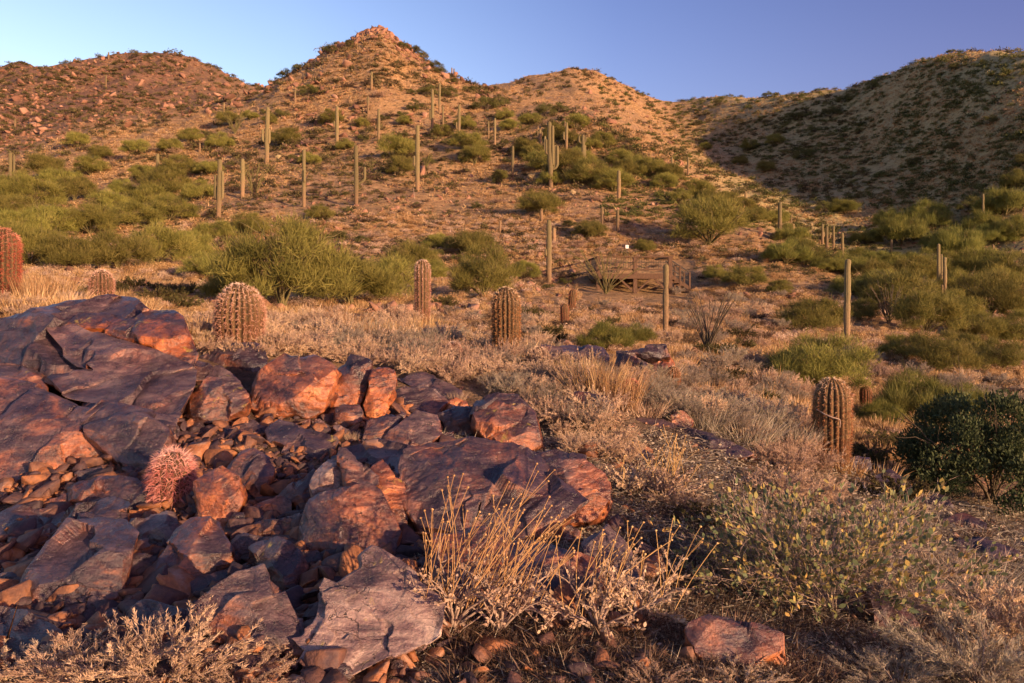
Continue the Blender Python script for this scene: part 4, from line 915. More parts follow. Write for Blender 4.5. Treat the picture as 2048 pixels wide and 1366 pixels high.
# ------------------------------------------------------------------ uncounted cover: hillside scrub, grass tufts, litter
def small_tmpl(n, k, L, w_, hgt, leaf=False, seed=0):
    out = []
    for s in range(k):
        R = np.random.default_rng(900 + s + seed)
        d = R.normal(size=(n, 3)); d[:, 2] = np.abs(d[:, 2]) * hgt + .1; d = unit(d)
        b = d * R.uniform(.15, .85, n)[:, None] * np.array([1, 1, hgt]); 
        dd = unit(d + R.normal(size=(n, 3)) * .5)
        V, T = (leaves if leaf else blades)(b, dd, L * R.uniform(.6, 1.3, n), w_)
        out.append((V, T, np.repeat(R.uniform(.15, .85, n), len(V) // n)))
    return out
def cover(name, tm, P, s, mat_, label, tilt=0.):
    cq = CX + F * P[:, 0] / P[:, 1]; ok = ~((cq > 1160) & (cq < 1392) & (P[:, 1] > 37) & (P[:, 1] < 55)); P, s = P[ok], np.asarray(s)[ok]   # nothing grows through the deck
    V, T, a = scatter(tm, P, s, rng.uniform(0, 6.28, len(P)), tilt)
    return tag(link(name, mesh_np(name, V, T, mat_, a)), label, name.replace('_', ' ').split()[-1], kind='stuff')
def shard_tmpl(n, k, L, hgt, seed):
    out = []
    for q in range(k):
        R = np.random.default_rng(seed + q)
        lob = unit(R.normal(size=(5, 3))) * .35; lob[:, 2] = np.abs(lob[:, 2])
        d = unit(R.normal(size=(n, 3))); d[:, 2] = np.abs(d[:, 2])
        b = (lob[R.integers(0, 5, n)] + d * R.uniform(.25, .75, n)[:, None] * R.uniform(.6, 1, (n, 1))) * np.array([1, 1, hgt])
        e1 = unit(R.normal(size=(n, 3))) * L * R.uniform(.5, 1.3, (n, 1)); e2 = unit(R.normal(size=(n, 3)) + np.array([0, 0, .8])) * L * R.uniform(.5, 1.6, (n, 1))
        V = np.stack([b - e1 * .5, b + e1 * .5, b + e2], 1).reshape(-1, 3)
        out.append((V, np.arange(3 * n).reshape(-1, 3), np.repeat(R.uniform(.1, .9, n), 3)))
    return out
SCRUB = shard_tmpl(120, 6, .16, .75, 900); TUFT = small_tmpl(14, 5, .8, .13, .8)
def lognear(P, m, sd, lo, hi): return np.clip(np.exp(rng.normal(math.log(m), sd, len(P))), lo, hi) * P[:, 1] / F   # size given in photograph pixels
P, c, py = fanpix(34000, lambda x, y: (y < 640) & (x < 1750), ymin=48)
s = np.clip(lognear(P, 9., .45, 3, 24), .18, 1.4); keep = fbm(P / 17, 3, 71) + rng.normal(0, .09, len(P)) > .47
cover('hillside_scrub', SCRUB, P[keep], s[keep], M['hillscrub'], 'dark low scrub dotted all over the sunlit hillsides')
P, c, py = fanpix(60000, lambda x, y: (x > 1200) & (y < 620), ymin=64); s = np.clip(lognear(P, 8., .45, 3, 19), .2, 1.3); keep = fbm(P / 12, 3, 74) + rng.normal(0, .09, len(P)) > .46
cover('slope_scrub', SCRUB, P[keep], s[keep], M['greenscrub'], 'dark green scrub dotted over the shaded right hill')
P, c, py = fanpix(26000, lambda x, y: (x < 570) & (y < 420), ymin=136); s = np.clip(lognear(P, 6.5, .45, 3, 16), .2, 1.6)
cover('ridge_scrub', SCRUB, P, s, M['hillscrub'], 'small dark scrub covering the stony left hill')
P, c, py = fanpix(16000, lambda x, y: (x > 560) & (x < 1420) & (y < 330), ymin=90); s = np.clip(lognear(P, 8., .45, 3, 20), .2, 1.5); keep = fbm(P / 13, 3, 75) + rng.normal(0, .1, len(P)) > .44
cover('summit_scrub', SCRUB, P[keep], s[keep], M['hillscrub'], 'brown and olive scrub on the upper slopes and the middle peak')
rp = []
for _ in range(330):                                # brush breaking the skylines
    cpx = rng.uniform(-60, 2110); i = min(n_c - 1, np.searchsorted(cgrid, cpx)); Y = KY[i, 14 if (cpx < 500 or cpx > 1000) else 11] + rng.normal(-1, 3)
    rp.append(((cpx - CX) * Y / F, Y))
rp = np.array(rp); rp = np.concatenate([rp, tz(rp[:, 0], rp[:, 1])[:, None]], 1)
cover('crest_scrub', SCRUB, rp, np.exp(rng.normal(.0, .4, len(rp))), M['hillscrub'], 'dark brush standing along the ridge skylines')
P, c, py = fanpix(170000, lambda x, y: (y < 650), ymin=40); s = np.clip(lognear(P, 4.4, .35, 2, 9), .08, .5)
keep = (fbm(P / 14, 3, 81) + rng.normal(0, .06, len(P)) > .45) & ((c > 560) | (P[:, 1] < 136) | (rng.random(len(P)) < .2))
cover('hill_grass', TUFT, P[keep], s[keep], M['gold'], 'dry tan grass tufts covering the hillsides')
P, c, py = fanpix(52000, lambda x, y: (y > 470) & (y < 900), ymin=12, ymax=48); s = np.clip(lognear(P, 12., .35, 3, 22), .05, .42)
keep = fbm(P / 5, 3, 83) + rng.normal(0, .06, len(P)) > .44
FINE0 = [(V, T, a) for V, T, a in (grass_t(400 + k, 34, 1., 1.3, .030, .7) for k in range(4))]
cover('meadow_grass', FINE0, P[keep], s[keep], M['gold'], 'dry grass on the lower slope around the deck')
BRUSH = shard_tmpl(420, 6, .085, .75, 950)
for nm, mt_, nn_, lab in (('low_brush', 'dry', 26000, 'pinkish low brush mounds between the bushes of the lower slope'), ('straw_brush', 'gold', 26000, 'straw-coloured grassy mounds on the lower slope around the deck')):
    P, c, py = fanpix(nn_, lambda x, y: (y > 430) & (y < 900) & ((x > 640) | (y < 650)), ymin=12.0, ymax=66); s = np.clip(lognear(P, 13., .4, 5, 26), .1, .55)
    keep = fbm(P / 4 + (5 if nm == 'low_brush' else 0), 3, 84) + rng.normal(0, .08, len(P)) > .48
    cover(nm, BRUSH, P[keep], s[keep], M[mt_], lab)
P, c = fan(5600, -300, 2300, 8.5, 30); s = np.exp(rng.normal(-2.3, .35, len(P)))
keep = fbm(P / 3, 3, 82) + rng.normal(0, .06, len(P)) > .52
FINE = [(V, T, a) for V, T, a in (grass_t(200 + k, 60, 1., 1.2, .035, .6) for k in range(4))]
cover('slope_grass', FINE, P[keep], s[keep] * 1.6, M['gold'], 'dry golden grass between the shrubs of the near slope')
P = []
for _ in range(3000):
    x, y = rng.uniform(900, 2150), rng.uniform(850, 1385)
    if y < 855 + abs(x - 1400) * .05 or (x < 1250 and y < 1120): continue
    P.append(spot(x, y))
P = np.array(P); s = np.exp(rng.normal(-2.9, .35, len(P)))
LIT = [(V, T, a) for V, T, a in (grass_t(300 + k, 46, 1., 1.8, .05, 1.8) for k in range(4))]
cover('dry_litter', LIT, P, s, M['brown'], 'short dead grass and twig litter over the stony ground at right')

FLAKE = []
for k in range(5):
    R = np.random.default_rng(700 + k); n = 26
    b = R.normal(size=(n, 3)) * np.array([1, 1, .05]); d = unit(R.normal(size=(n, 3)) * np.array([1, 1, .25]))
    V1, T1 = leaves(b, d, R.uniform(.12, .3, n), .10); b = R.normal(size=(9, 3)) * np.array([1, 1, .08]); d = unit(R.normal(size=(9, 3)) * np.array([1, 1, .2]))
    V2, T2 = blades(b, d, R.uniform(.6, 1.5, 9), .035)
    FLAKE.append(merge([(V1, T1, np.repeat(R.uniform(0, 1, n), 6)), (V2, T2, np.repeat(R.uniform(.2, 1, 9), 5))]))
P, c, py = fanpix(26000, lambda x, y: (x > 850) & (y > 860), ymax=9.5); s = np.clip(lognear(P, 22, .3, 10, 40), .02, .2); P[:, 2] += .006
cover('leaf_litter', FLAKE, P, s, M['greydry'], 'fallen dry leaves and broken twigs on the ground at right')
P, c, py = fanpix(16000, lambda x, y: (x > 900) & (y > 640), ymax=30); s = np.exp(rng.normal(-4.1, .5, len(P))) * np.clip(P[:, 1] / 6, 1, 3)
V, T, a = scatter(STONES, P, s, rng.uniform(0, 6.28, len(P)), .3)
tag(link('gravel', mesh_np('gravel', V, T, M['hillstone'], a)), 'small pale and brown stones lying on the open ground at right', 'gravel', kind='stuff')

for x, y, w_, k in ((432,712,88,'dry_shrub'),(470,720,80,'dry_shrub'),(515,722,86,'dry_shrub'),(548,708,84,'grey_shrub'),(408,694,76,'dry_shrub'),(985,725,60,'brown_shrub'),(1040,728,56,'dry_shrub'),(820,668,50,'dry_shrub'),(870,676,50,'dry_shrub'),(590,716,84,'dry_shrub'),(640,722,86,'dry_shrub'),(690,728,80,'dry_shrub'),(740,735,84,'dry_shrub')):
    put_plant(k, x, y, w_, desc={'dry_shrub': 'pinkish dry shrub', 'grey_shrub': 'grey twiggy shrub', 'brown_shrub': 'brown scrubby shrub'}[k], cat='shrub', group='dry shrubs on the near slope', sz=1.35, parts=False)
# ------------------------------------------------------------------ saguaros
def ribbed(path, rad, ribs, amp, name, mat_):
    P = np.asarray(path, float); n = len(P)
    sides = ribs * 4
    V, T = tube(P, rad, sides, ribs, amp)
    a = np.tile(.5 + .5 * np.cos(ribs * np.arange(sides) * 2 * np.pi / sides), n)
    return V, T, a
def dome(path, r, r0=None, m=6):
    """path with a rounded end: returns points and radii"""
    P = np.asarray(path, float); d = P[-1] - P[-2]; d /= np.linalg.norm(d)
    rad = np.full(len(P), r) if np.isscalar(r) else np.asarray(r, float)
    th = np.linspace(0, np.pi / 2, m + 1)[1:]
    E = P[-1] + d * (np.sin(th) * rad[-1] * 1.1)[:, None]
    return np.concatenate([P, E]), np.concatenate([rad, rad[-1] * np.maximum(np.cos(th), .04)])

def saguaro(px, py, top, w, label, arms=(), lean=0.):
    """arms: (side -1/1, fraction of the height where it leaves, fraction where its tip ends, reach in widths, towards camera)"""
    p = spot(px, py); k = p[1] / F
    H = (py - top) * k; r = w * .44 * k
    t = np.linspace(0, 1, 14)
    z = t * (H - r) - .06 * H * (t == 0)
    wob = np.cumsum(rng.normal(size=14)) * .04 * r
    path = np.stack([lean * H * t + wob, wob[::-1] * .5, z], 1)
    lean += float(rng.normal(0, .012))
    pinch = np.ones(14)
    for _ in range(int(rng.integers(1, 4))): pinch[int(rng.integers(3, 12))] *= float(rng.uniform(.82, .94))
    rr = pinch * r * (.80 + .26 * np.sin(np.pi * np.clip(t * .8 + .1, 0, 1)) + rng.normal(0, .045, 14)); rr[0] *= .92
    path, rr = dome(path, rr)
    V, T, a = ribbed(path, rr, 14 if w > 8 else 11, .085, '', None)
    if not arms:
        o = link('saguaro', mesh_np('saguaro', V, T, M['saguaro'], a, smooth=True), None, tuple(p))
    else:
        o = link('saguaro', None, None, tuple(p))
        link('trunk', mesh_np('trunk', V, T, M['saguaro'], a, smooth=True), o)
        for side, f0, f1, reach, fwd in arms:
            ra = r * .62
            c0 = np.array([lean * H * f0, 0, f0 * H]); out = np.array([side, -fwd, 0.]); out /= np.linalg.norm(out) + 1e-9
            R_ = reach * 2 * r; q = np.linspace(0, np.pi / 2, 7)
            el = np.stack([c0 + out * R_ * math.sin(x) + np.array([0, 0, R_ * .8 * (1 - math.cos(x)) ]) for x in q])
            tipz = max(f1 * H, el[-1][2] + .2 * r); up = np.linspace(el[-1][2], tipz, 7)[1:]
            pth = np.concatenate([el, np.stack([np.full(6, el[-1][0]), np.full(6, el[-1][1]), up], 1)])
            ar = np.concatenate([np.linspace(.7, .95, 7), np.linspace(1, .92, 6)]) * ra
            pth, ar = dome(pth, ar)
            V, T, a = ribbed(pth, ar, 10, .085, '', None)
            link('arm', mesh_np('arm', V, T, M['saguaro'], a, smooth=True), o)
    tag(o, label, 'cactus', 'saguaros')
    return o
S = saguaro
S(22,377,305,8,'saguaro at the left edge with one upright arm on its right', [(1,.18,.92,1.0,.2)])
S(437,438,318,10,'pale saguaro at lower left with two short upright arms at mid height', [(-1,.32,.72,.95,-.2),(1,.32,.78,.85,.1)], .02)
S(485,396,316,9,'armless saguaro right of the pale one at lower left')
S(533,331,213,9,'tall saguaro with two stubby arms low on its trunk', [(-1,.40,.60,.85,0),(1,.36,.60,.85,.2)], .015)
S(608,414,298,8,'saguaro with a short arm facing the viewer at mid height', [(.35,.42,.62,.6,1.)])
S(674,296,212,7,'slim saguaro left of the rocky hill center with a tiny left arm', [(-1,.48,.62,.8,.2)])
S(713,411,290,9,'saguaro raising one long curved arm to the right', [(1,.36,.62,2.0,0)])
S(757,284,217,6,'thin armless saguaro above the round olive bush on the hill')
S(835,383,250,9,'tall saguaro with a small left arm at mid height', [(-1,.36,.52,.85,.1)])
S(864,264,178,6,'dark slender saguaro with a knobby arm below the right ridge of the summit', [(-1,.28,.5,.7,0)])
S(879,228,165,5,'thin pale saguaro beside the knobby dark one')
S(886,258,212,4,'short thin saguaro below the pair under the right ridge')
S(736,226,192,5,'short dark saguaro high in the middle of the hill')
S(743,180,143,5,'highest thin saguaro just below the rocky summit')
S(918,272,209,6,'saguaro with a low left arm above the wide green bushes', [(-1,.2,.42,1.,0)])
S(990,292,236,5,'pale thin saguaro standing alone right of the hill bushes')
S(977,282,242,4,'thin saguaro behind the pale lone one')
S(1025,357,291,6,'dark saguaro left of the many-armed saguaro')
S(1102,377,243,10,'largest many-armed saguaro with four tall upright arms', [(1,.34,.92,.6,.3),(1,.30,.63,1.0,-.1),(1,.28,.62,1.6,.1),(-1,.5,.72,.8,0)], -.03)
S(1080,292,258,6,'small saguaro left behind the many-armed one', [(-1,.55,.85,.8,0),(1,.55,.8,.7,.2)])
S(1090,322,272,5,'dim bluish saguaro directly behind the many-armed one')
S(1133,300,244,6,'saguaro with one low left arm behind the green bush row', [(-1,.35,.62,.95,0)])
S(1166,350,269,7,'saguaro with two short raised arms near its top', [(-1,.78,.95,1.1,0),(1,.8,.93,1.0,.1),(1,.3,.72,.8,-.3)])
S(1238,397,340,8,'dark stout saguaro with a pale cap above the deck')
S(1098,566,439,11,'tall saguaro left of the deck with a tiny left bump arm', [(-1,.42,.52,.62,.1)])
S(1108,486,455,8,'stubby saguaro behind the tall one left of the deck')
S(1083,442,417,7,'small saguaro in a bush uphill left of the deck')
S(1000,464,441,5,'tiny saguaro on the grass left of the tall one by the deck')
S(1205,452,413,7,'darker one of two small saguaros uphill of the deck')
S(1235,463,419,7,'lighter one of two small saguaros uphill of the deck')
S(1331,672,528,12,'slim straight saguaro standing in front of the deck')
S(1693,692,518,13,'tall unbranched saguaro on the right slope, pale green', (), .012)
S(1560,482,404,8,'straight saguaro at the edge of the shaded hill')
S(1587,472,447,6,'small saguaro right of the straight one at the shade edge')
S(1583,455,428,3,'thin saguaro behind the straight one at the shade edge')
S(1344,352,314,5,'taller of two close saguaros at the gully edge')
S(1350,354,325,4,'shorter of two close saguaros at the gully edge')
S(1376,352,313,5,'single saguaro right of the close pair at the gully edge')
S(1645,492,447,5,'first of three slim saguaros in a row at the shade line, with bump arms', [(1,.4,.6,.8,0)])
S(1654,500,452,6,'second of three slim saguaros in a row at the shade line', [(1,.45,.65,1.,.3)])
S(1667,502,451,5,'third of three slim saguaros in a row, with a bump on its right', [(1,.42,.52,1.,0)])
S(1685,528,465,6,'slim saguaro just behind the tall unbranched one')
S(1783,512,479,5,'small saguaro in the shaded gully bushes')
S(1877,592,487,7,'tallest of three clustered saguaros on the right')
S(1883,590,508,5,'middle one of three clustered saguaros on the right')
S(1890,602,514,7,'shortest front one of three clustered saguaros on the right', [(-1,.1,.35,.9,0)])
S(1931,522,470,4,'thin pale saguaro right of the three clustered ones')
S(1966,470,387,5,'lone saguaro on the shaded right slope with bump arms', [(-1,.42,.56,.9,0),(1,.45,.55,.8,0)])
S(1986,512,488,4,'tiny saguaro among bushes on the far right')
S(315,362,307,7,'short thick saguaro rising from bushes on the left hill')
S(400,306,286,4,'tiny saguaro on the left part of the hill')
S(448,226,205,4,'stub saguaro on the left shoulder of the hill')
S(590,207,180,4,'small saguaro on the upper left slope')
S(904,152,135,3,'left one of a tiny pair on the skyline right of the summit')
S(908,154,137,3,'right one of a tiny pair on the skyline right of the summit')
S(1578,175,160,3,'tiny saguaro near the low saddle skyline') if False else None
S(217,118,104,3,'tiny saguaro on the left hill skyline')
S(212,175,150,3,'tiny saguaro below the left hill skyline')
S(30,255,238,4,'small saguaro low on the stony left hill')
S(1491,412,382,5,'small saguaro at the foot of the shaded hill')
S(1130,262,242,4,'small saguaro above the green bush row') 

# ------------------------------------------------------------------ barrel cacti
def barrel(px, py, top, w, label, spm, ribs=20, spl=.16, per=7, dens=1., squash=.0, bulge=.0, spw=.014, rows=None, lean=0., D=None, name='barrel_cactus'):
    p = spot(px, py)
    if D: p = W(px, py, D)
    k = p[1] / F; H = (py - top) * k; r = w * .5 * k
    n = 22; t = np.linspace(0, 1, n)
    dome_h = min(r * 1.35, H * .8); z = []
    rr = []
    for x in t:
        zz = -.05 * H + x * (H * 1.05); z.append(zz)
        q = (zz - (H - dome_h)) / dome_h
        f = 1. if q < 0 else math.sqrt(max(0., 1 - min(1, q) ** 2))
        body = .86 + .14 * min(1, max(0, zz / (H * .45))) + bulge * math.sin(zz / H * 9)
        rr.append(max(.03, f) * body * r)
    z = np.array(z); rr = np.array(rr)
    zz = np.concatenate([z[:-5], np.linspace(z[-5], H - .002 * H, 12)])     # finer near the crown
    rr = np.interp(zz, z, rr)
    q = np.clip((zz - (H - dome_h)) / dome_h, 0, 1); body = .86 + .14 * np.clip(zz / (H * .45), 0, 1) + bulge * np.sin(zz / H * 9)
    rr = np.maximum(.03, np.sqrt(np.maximum(0, 1 - q ** 2))) * body * r
    path = np.stack([lean * zz, zz * 0, zz], 1)
    sides = ribs * 6; th = np.arange(sides) * 2 * np.pi / sides
    prof = 1 - .15 * (1 - np.abs(np.cos(ribs * th / 2)))       # sharp ridges
    V = np.stack([(path[:, None, 0] + rr[:, None] * prof * np.cos(th)), rr[:, None] * prof * np.sin(th) + path[:, None, 1], np.broadcast_to(zz[:, None], (len(zz), sides))], -1).reshape(-1, 3)
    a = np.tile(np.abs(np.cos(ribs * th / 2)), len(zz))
    i, j = np.meshgrid(np.arange(len(zz) - 1), np.arange(sides), indexing='ij'); j2 = (j + 1) % sides
    T = np.stack([i * sides + j, i * sides + j2, (i + 1) * sides + j2, (i + 1) * sides + j], -1).reshape(-1, 4)
    o = link(name, None, None, tuple(p))
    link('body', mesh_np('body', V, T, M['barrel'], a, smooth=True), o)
    # spine clusters on the ridges
    rows = rows or int(max(10, 18 * H / (2 * r)))
    B, Dr, L = [], [], []
    zs = np.linspace(.06 * H, H * .995, int(rows * dens))
    for kk in range(ribs):
        an = 2 * np.pi * kk / ribs
        for zc in zs:
            zc = zc + rng.normal(0, .01) * H; R_ = float(np.interp(zc, zz, rr)); slope = float(np.interp(zc + .02 * H, zz, rr)) - R_
            nrm = np.array([math.cos(an), math.sin(an), -slope / (.02 * H) * .8]); nrm /= np.linalg.norm(nrm)
            b = np.array([R_ * math.cos(an) + lean * zc, R_ * math.sin(an), min(zc, H)])
            if zc > H * .93 and rng.random() < .5: continue
            for _ in range(per):
                d = nrm * rng.uniform(.25, .9) + rng.normal(size=3) * .55; d /= np.linalg.norm(d)
                B.append(b); Dr.append(d); L.append(spl * 2 * r * rng.uniform(.5, 1.25))
    B, Dr, L = np.array(B), np.array(Dr), np.array(L)
    V, T = blades(B, Dr, L, spw * 2 * r, .18)
    tone = np.repeat(np.clip(rng.uniform(0, .6, len(B)) + .55 * np.clip((B[:, 2] / H - .62) / .38, 0, 1), 0, 1), 5)
    link('spines', mesh_np('spines', V, T, M[spm], tone), o)
    tag(o, label, 'cactus', 'barrel cacti')
    return o
barrel(480, 700, 568, 94, 'round pink barrel cactus rising from dry grey brush', 'sp_pink', 24, .095, 9, 1.15, spw=.007)
barrel(845, 645, 519, 30, 'slender tall barrel cactus with pale spined top, mid slope', 'sp_pink', 13, .15, 6, spw=.014)
barrel(1012, 712, 574, 56, 'stout rust-red barrel cactus with a pale crown, narrow foot', 'sp_tan', 19, .10, 8, 1.1, spw=.009, bulge=.02)
barrel(1664, 934, 756, 72, 'big barrel cactus with a pale bent stalk across its front', 'sp_tan', 19, .10, 8, 1.1, spw=.007)
barrel(1731, 818, 772, 21, 'small barrel cactus in green bush right of the big one', 'sp_red', 13, .14, 6, spw=.016)
barrel(1129, 652, 607, 17, 'short ringed brown barrel cactus, left of a leaning pair below the deck', 'sp_red', 12, .10, 4, bulge=.05, spw=.018)
barrel(1142, 622, 578, 15, 'ringed brown barrel cactus, right and higher one of the pair below the deck', 'sp_red', 12, .10, 4, bulge=.05, spw=.018, lean=.1)
barrel(344, 1000, 902, 74, 'small spiny barrel cactus with long curved pink spines among the boulders', 'sp_rose', 17, .27, 11, .85, spw=.011)
barrel(907, 728, 684, 34, 'small pale domed barrel cactus in dry brush', 'sp_pink', 16, .16, 7, spw=.014)
barrel(1078, 735, 694, 32, 'small pinkish barrel cactus at the end of the low purple ledge', 'sp_pink', 15, .16, 7, spw=.014)
barrel(1346, 782, 732, 28, 'orange barrel cactus tucked against the stacked rocks', 'sp_tan', 15, .12, 6, spw=.016)
barrel(1262, 806, 759, 36, 'salmon-red barrel cactus half hidden by golden grass', 'sp_salmon', 16, .18, 9, spw=.020)
barrel(203, 600, 540, 44, 'pink barrel cactus top showing behind small-leaved shrubs', 'sp_pink', 18, .13, 7, spw=.012)
barrel(8, 602, 457, 54, 'tall red barrel cactus cut by the left frame edge', 'sp_red', 17, .16, 8, spw=.012)

# ------------------------------------------------------------------ ocotillos and chollas
def ocotillo(px, py, h_px, spread, n, label, mat_, bare=False):
    p = spot(px, py); H = h_px * p[1] / F; lines = []
    for k in range(n):
        az = rng.uniform(0, 6.28); f = spread * math.sqrt(rng.uniform(.05, 1)) * H * .5; hh = H * rng.uniform(.65, 1.)
        t = np.linspace(0, 1, 9)[:, None]; e = np.array([math.cos(az) * f, math.sin(az) * f, hh]); c = np.array([e[0] * .35, e[1] * .35, hh * .5])
        q = 2 * t * (1 - t) * c + t * t * e + np.cumsum(rng.normal(size=(9, 3)), 0) * .012 * H; q[0] = rng.normal(size=3) * .01 * H
        lines.append((q, np.linspace(.011, .005, 9) * H))
    wd = wood_mesh(lines, 5)
    o = link('ocotillo', None, None, tuple(p))
    link('stems', mesh_np('stems', *wd[:2], M['pvbark' if not bare else 'wood'], wd[2], smooth=True), o)
    if not bare:
        fo = spray(lines_to(lines), 900, rng, .035 * H, .010 * H, .2, .6, 'leaf', start=.1)
        link('leaves', mesh_np('leaves', *fo[:2], M[mat_], fo[2]), o)
    tag(o, label, 'ocotillo', 'ocotillos')
def lines_to(lines): return [(np.asarray(p)[::2], r[::2]) for p, r in lines]
ocotillo(1212, 588, 92, 1.9, 26, 'yellowish ocotillo fanning in front of the deck left half', 'pv_bright')
ocotillo(1416, 705, 125, 1.0, 26, 'bare brown ocotillo with many upright wands right of the slim saguaro', 'pv', True)
ocotillo(1778, 646, 84, 1.1, 24, 'bare ocotillo fan in front of olive bushes right of the tall saguaro', 'pv', True)
ocotillo(470, 268, 52, 1.3, 18, 'yellow ocotillo on the hill left of center', 'pv_bright')
ocotillo(508, 390, 74, 1.0, 16, 'thin ocotillo beside the armless saguaro at lower left', 'pv_bright')
ocotillo(745, 345, 34, 1.3, 9, 'small yellow ocotillo right of the saguaro raising one arm', 'pv_bright')
ocotillo(852, 335, 36, .9, 9, 'small ocotillo right of the tall saguaro with a small left arm', 'pv')
def cholla(px, py, h_px, label):
    p = spot(px, py); H = h_px * p[1] / F
    lines = [(np.array([[0, 0, -.05 * H], [0.02 * H, 0, .25 * H], [0, .02 * H, .55 * H]]), np.array([.06, .055, .05]) * H)]
    parts = []
    for k in range(15):
        az = rng.uniform(0, 6.28); b = np.array([0, 0, H * rng.uniform(.35, .6)]); d = unit(np.array([math.cos(az), math.sin(az), rng.uniform(.1, 1.3)]))
        L = H * rng.uniform(.2, .38); q = b + d * L * np.linspace(0, 1, 6)[:, None]; rr = np.array([.4, .9, 1., 1., .8, .2]) * .075 * H
        V, T = tube(q, rr, 8); parts.append((V, q2t(T), np.full(len(V), .4)))
        n = 160; u = rng.uniform(.05, 1, n); dd = unit(rng.normal(size=(n, 3)) + d * .2); bb = b + d * L * u[:, None] + dd * .06 * H
        V, T = blades(bb, dd, .07 * H, .012 * H); parts.append((V, T, np.repeat(rng.uniform(.3, 1, n), 5)))
    o = link('cholla', None, None, tuple(p)); w_ = wood_mesh(lines, 7)
    link('trunk', mesh_np('trunk', *w_[:2], M['wood'], w_[2], smooth=True), o)
    V, T, a = merge(parts); link('joints', mesh_np('joints', V, T, M['cholla'], a), o)
    tag(o, label, 'cactus', 'teddy bear chollas')
cholla(1063, 364, 22, 'pale cholla left of the foot of the many-armed saguaro')
cholla(1147, 394, 18, 'small pale cholla right of the foot of the many-armed saguaro')
cholla(1946, 702, 30, 'fluffy pale cholla on the right slope, left of a lower one')
cholla(2006, 716, 26, 'fluffy pale cholla on the right slope, lower one near the edge')
cholla(557, 322, 15, 'small cholla under the two-armed saguaro')
cholla(1622, 458, 16, 'cholla beside the small saguaros at the shade line')
cholla(1222, 346, 14, 'tiny pale cholla left of the stout saguaro with a pale cap')

# ------------------------------------------------------------------ the viewing deck
def box(bm, lo, hi):
    (x0, y0, z0), (x1, y1, z1) = lo, hi
    r = bmesh.ops.create_cube(bm, size=1.)
    for v in r['verts']: v.co = Vector(((x0 + x1) / 2 + v.co.x * (x1 - x0), (y0 + y1) / 2 + v.co.y * (y1 - y0), (z0 + z1) / 2 + v.co.z * (z1 - z0)))
def beam(bm, a, b, w_, h_):
    a, b = Vector(a), Vector(b); d = b - a; L = d.length
    r = bmesh.ops.create_cube(bm, size=1.); q = d.to_track_quat('X', 'Z').to_matrix().to_4x4()
    for v in r['verts']: v.co = (a + b) / 2 + (q @ Vector((v.co.x * L, v.co.y * w_, v.co.z * h_)))
def part(name, fn, mat_, parent):
    bm = bmesh.new(); fn(bm)
    bmesh.ops.bevel(bm, geom=[e for e in bm.edges], offset=.006, segments=1, affect='EDGES') if len(bm.edges) < 400 else None
    m = bpy.data.meshes.new(name); bm.to_mesh(m); bm.free(); m.materials.append(mat_)
    return link(name, m, parent)
Y0, Y1 = 45., 53.
xl, xr = 4.84, 8.89; xm = (1270 - CX) * Y0 / F
zf, zr = .93, 1.83
dk = link('viewing_deck', None, None, (xl, Y0, 0.)); tag(dk, 'brown wooden viewing deck with railings and a short stair, on the slope', 'deck')
LX, MX, RX = 0., xm - xl, xr - xl; DY = Y1 - Y0
def gz(x, y): return float(tz(xl + x, Y0 + y)[0])
for (x, y, w_) in ((LX, 0, .22), (MX, 0, .22), (RX, 0, .22), (LX, DY, .16), (RX, DY, .16), (LX, DY / 2, .14), (MX, DY, .14)):
    part('post', lambda bm: box(bm, (x - w_ / 2, y - w_ / 2, min(gz(x, y), zf) - .4), (x + w_ / 2, y + w_ / 2, zr - .003)), M['deckwood'], dk)
for (a, b) in (((LX - .16, 0, zr + .037), (RX + .16, 0, zr + .037)), ((LX, .07, zr + .041), (LX, DY, zr + .041)), ((LX - .1, DY + .075, zr + .037), (RX * .62, DY + .075, zr + .037)), ((RX, .07, zr + .041), (RX, DY * .55, zr + .041))):
    part('top_rail', lambda bm: beam(bm, a, b, .16, .075), M['deckwood'], dk)
for (a, b) in (((LX + .12, -.02, zf + .22), (RX - .12, -.02, zf + .22)), ((LX, .12, zf + .22), (LX, DY - .12, zf + .22)), ((LX + .1, DY, zf + .16), (RX * .6, DY, zf + .16))):
    part('lower_rail', lambda bm: beam(bm, a, b, .05, .09), M['deckwood'], dk)
def floor(bm):
    y = -.02
    while y < DY: box(bm, (LX - .05, y, zf - .04), (RX + .05, y + .135, zf)); y += .143
part('deck_floor', floor, M['deckwood'], dk)
part('fascia_beam', lambda bm: box(bm, (LX - .02, -.17, zf - .30), (RX + .02, -.115, zf - .045)), M['deckwood'], dk)
part('fascia_beam', lambda bm: box(bm, (LX - .13, .0, zf - .30), (LX - .115 + .03, DY, zf - .05)), M['deckwood'], dk)
for y in (1.6, 3.2, 4.8, 6.4): part('joist', lambda bm: box(bm, (LX + .05, y, zf - .26), (RX - .05, y + .06, zf - .045)), M['deckwood'], dk)
for x, s in ((MX, -1), (MX, 1), (RX, -1)): part('brace', lambda bm: beam(bm, (x + s * .10, -.03, gz(x, 0) + .10), (x + s * .85, -.03, zf - .31), .08, .09), M['deckwood'], dk)
def bars(a, b, n):
    def f(bm):
        for k in range(1, n): 
            x = a[0] + (b[0] - a[0]) * k / n; y = a[1] + (b[1] - a[1]) * k / n
            box(bm, (x - .008, y - .008, zf + .265), (x + .008, y + .008, zr - .002))
        beam(bm, (a[0], a[1], zr - .28), (b[0], b[1], zr - .28), .02, .03)
    return f
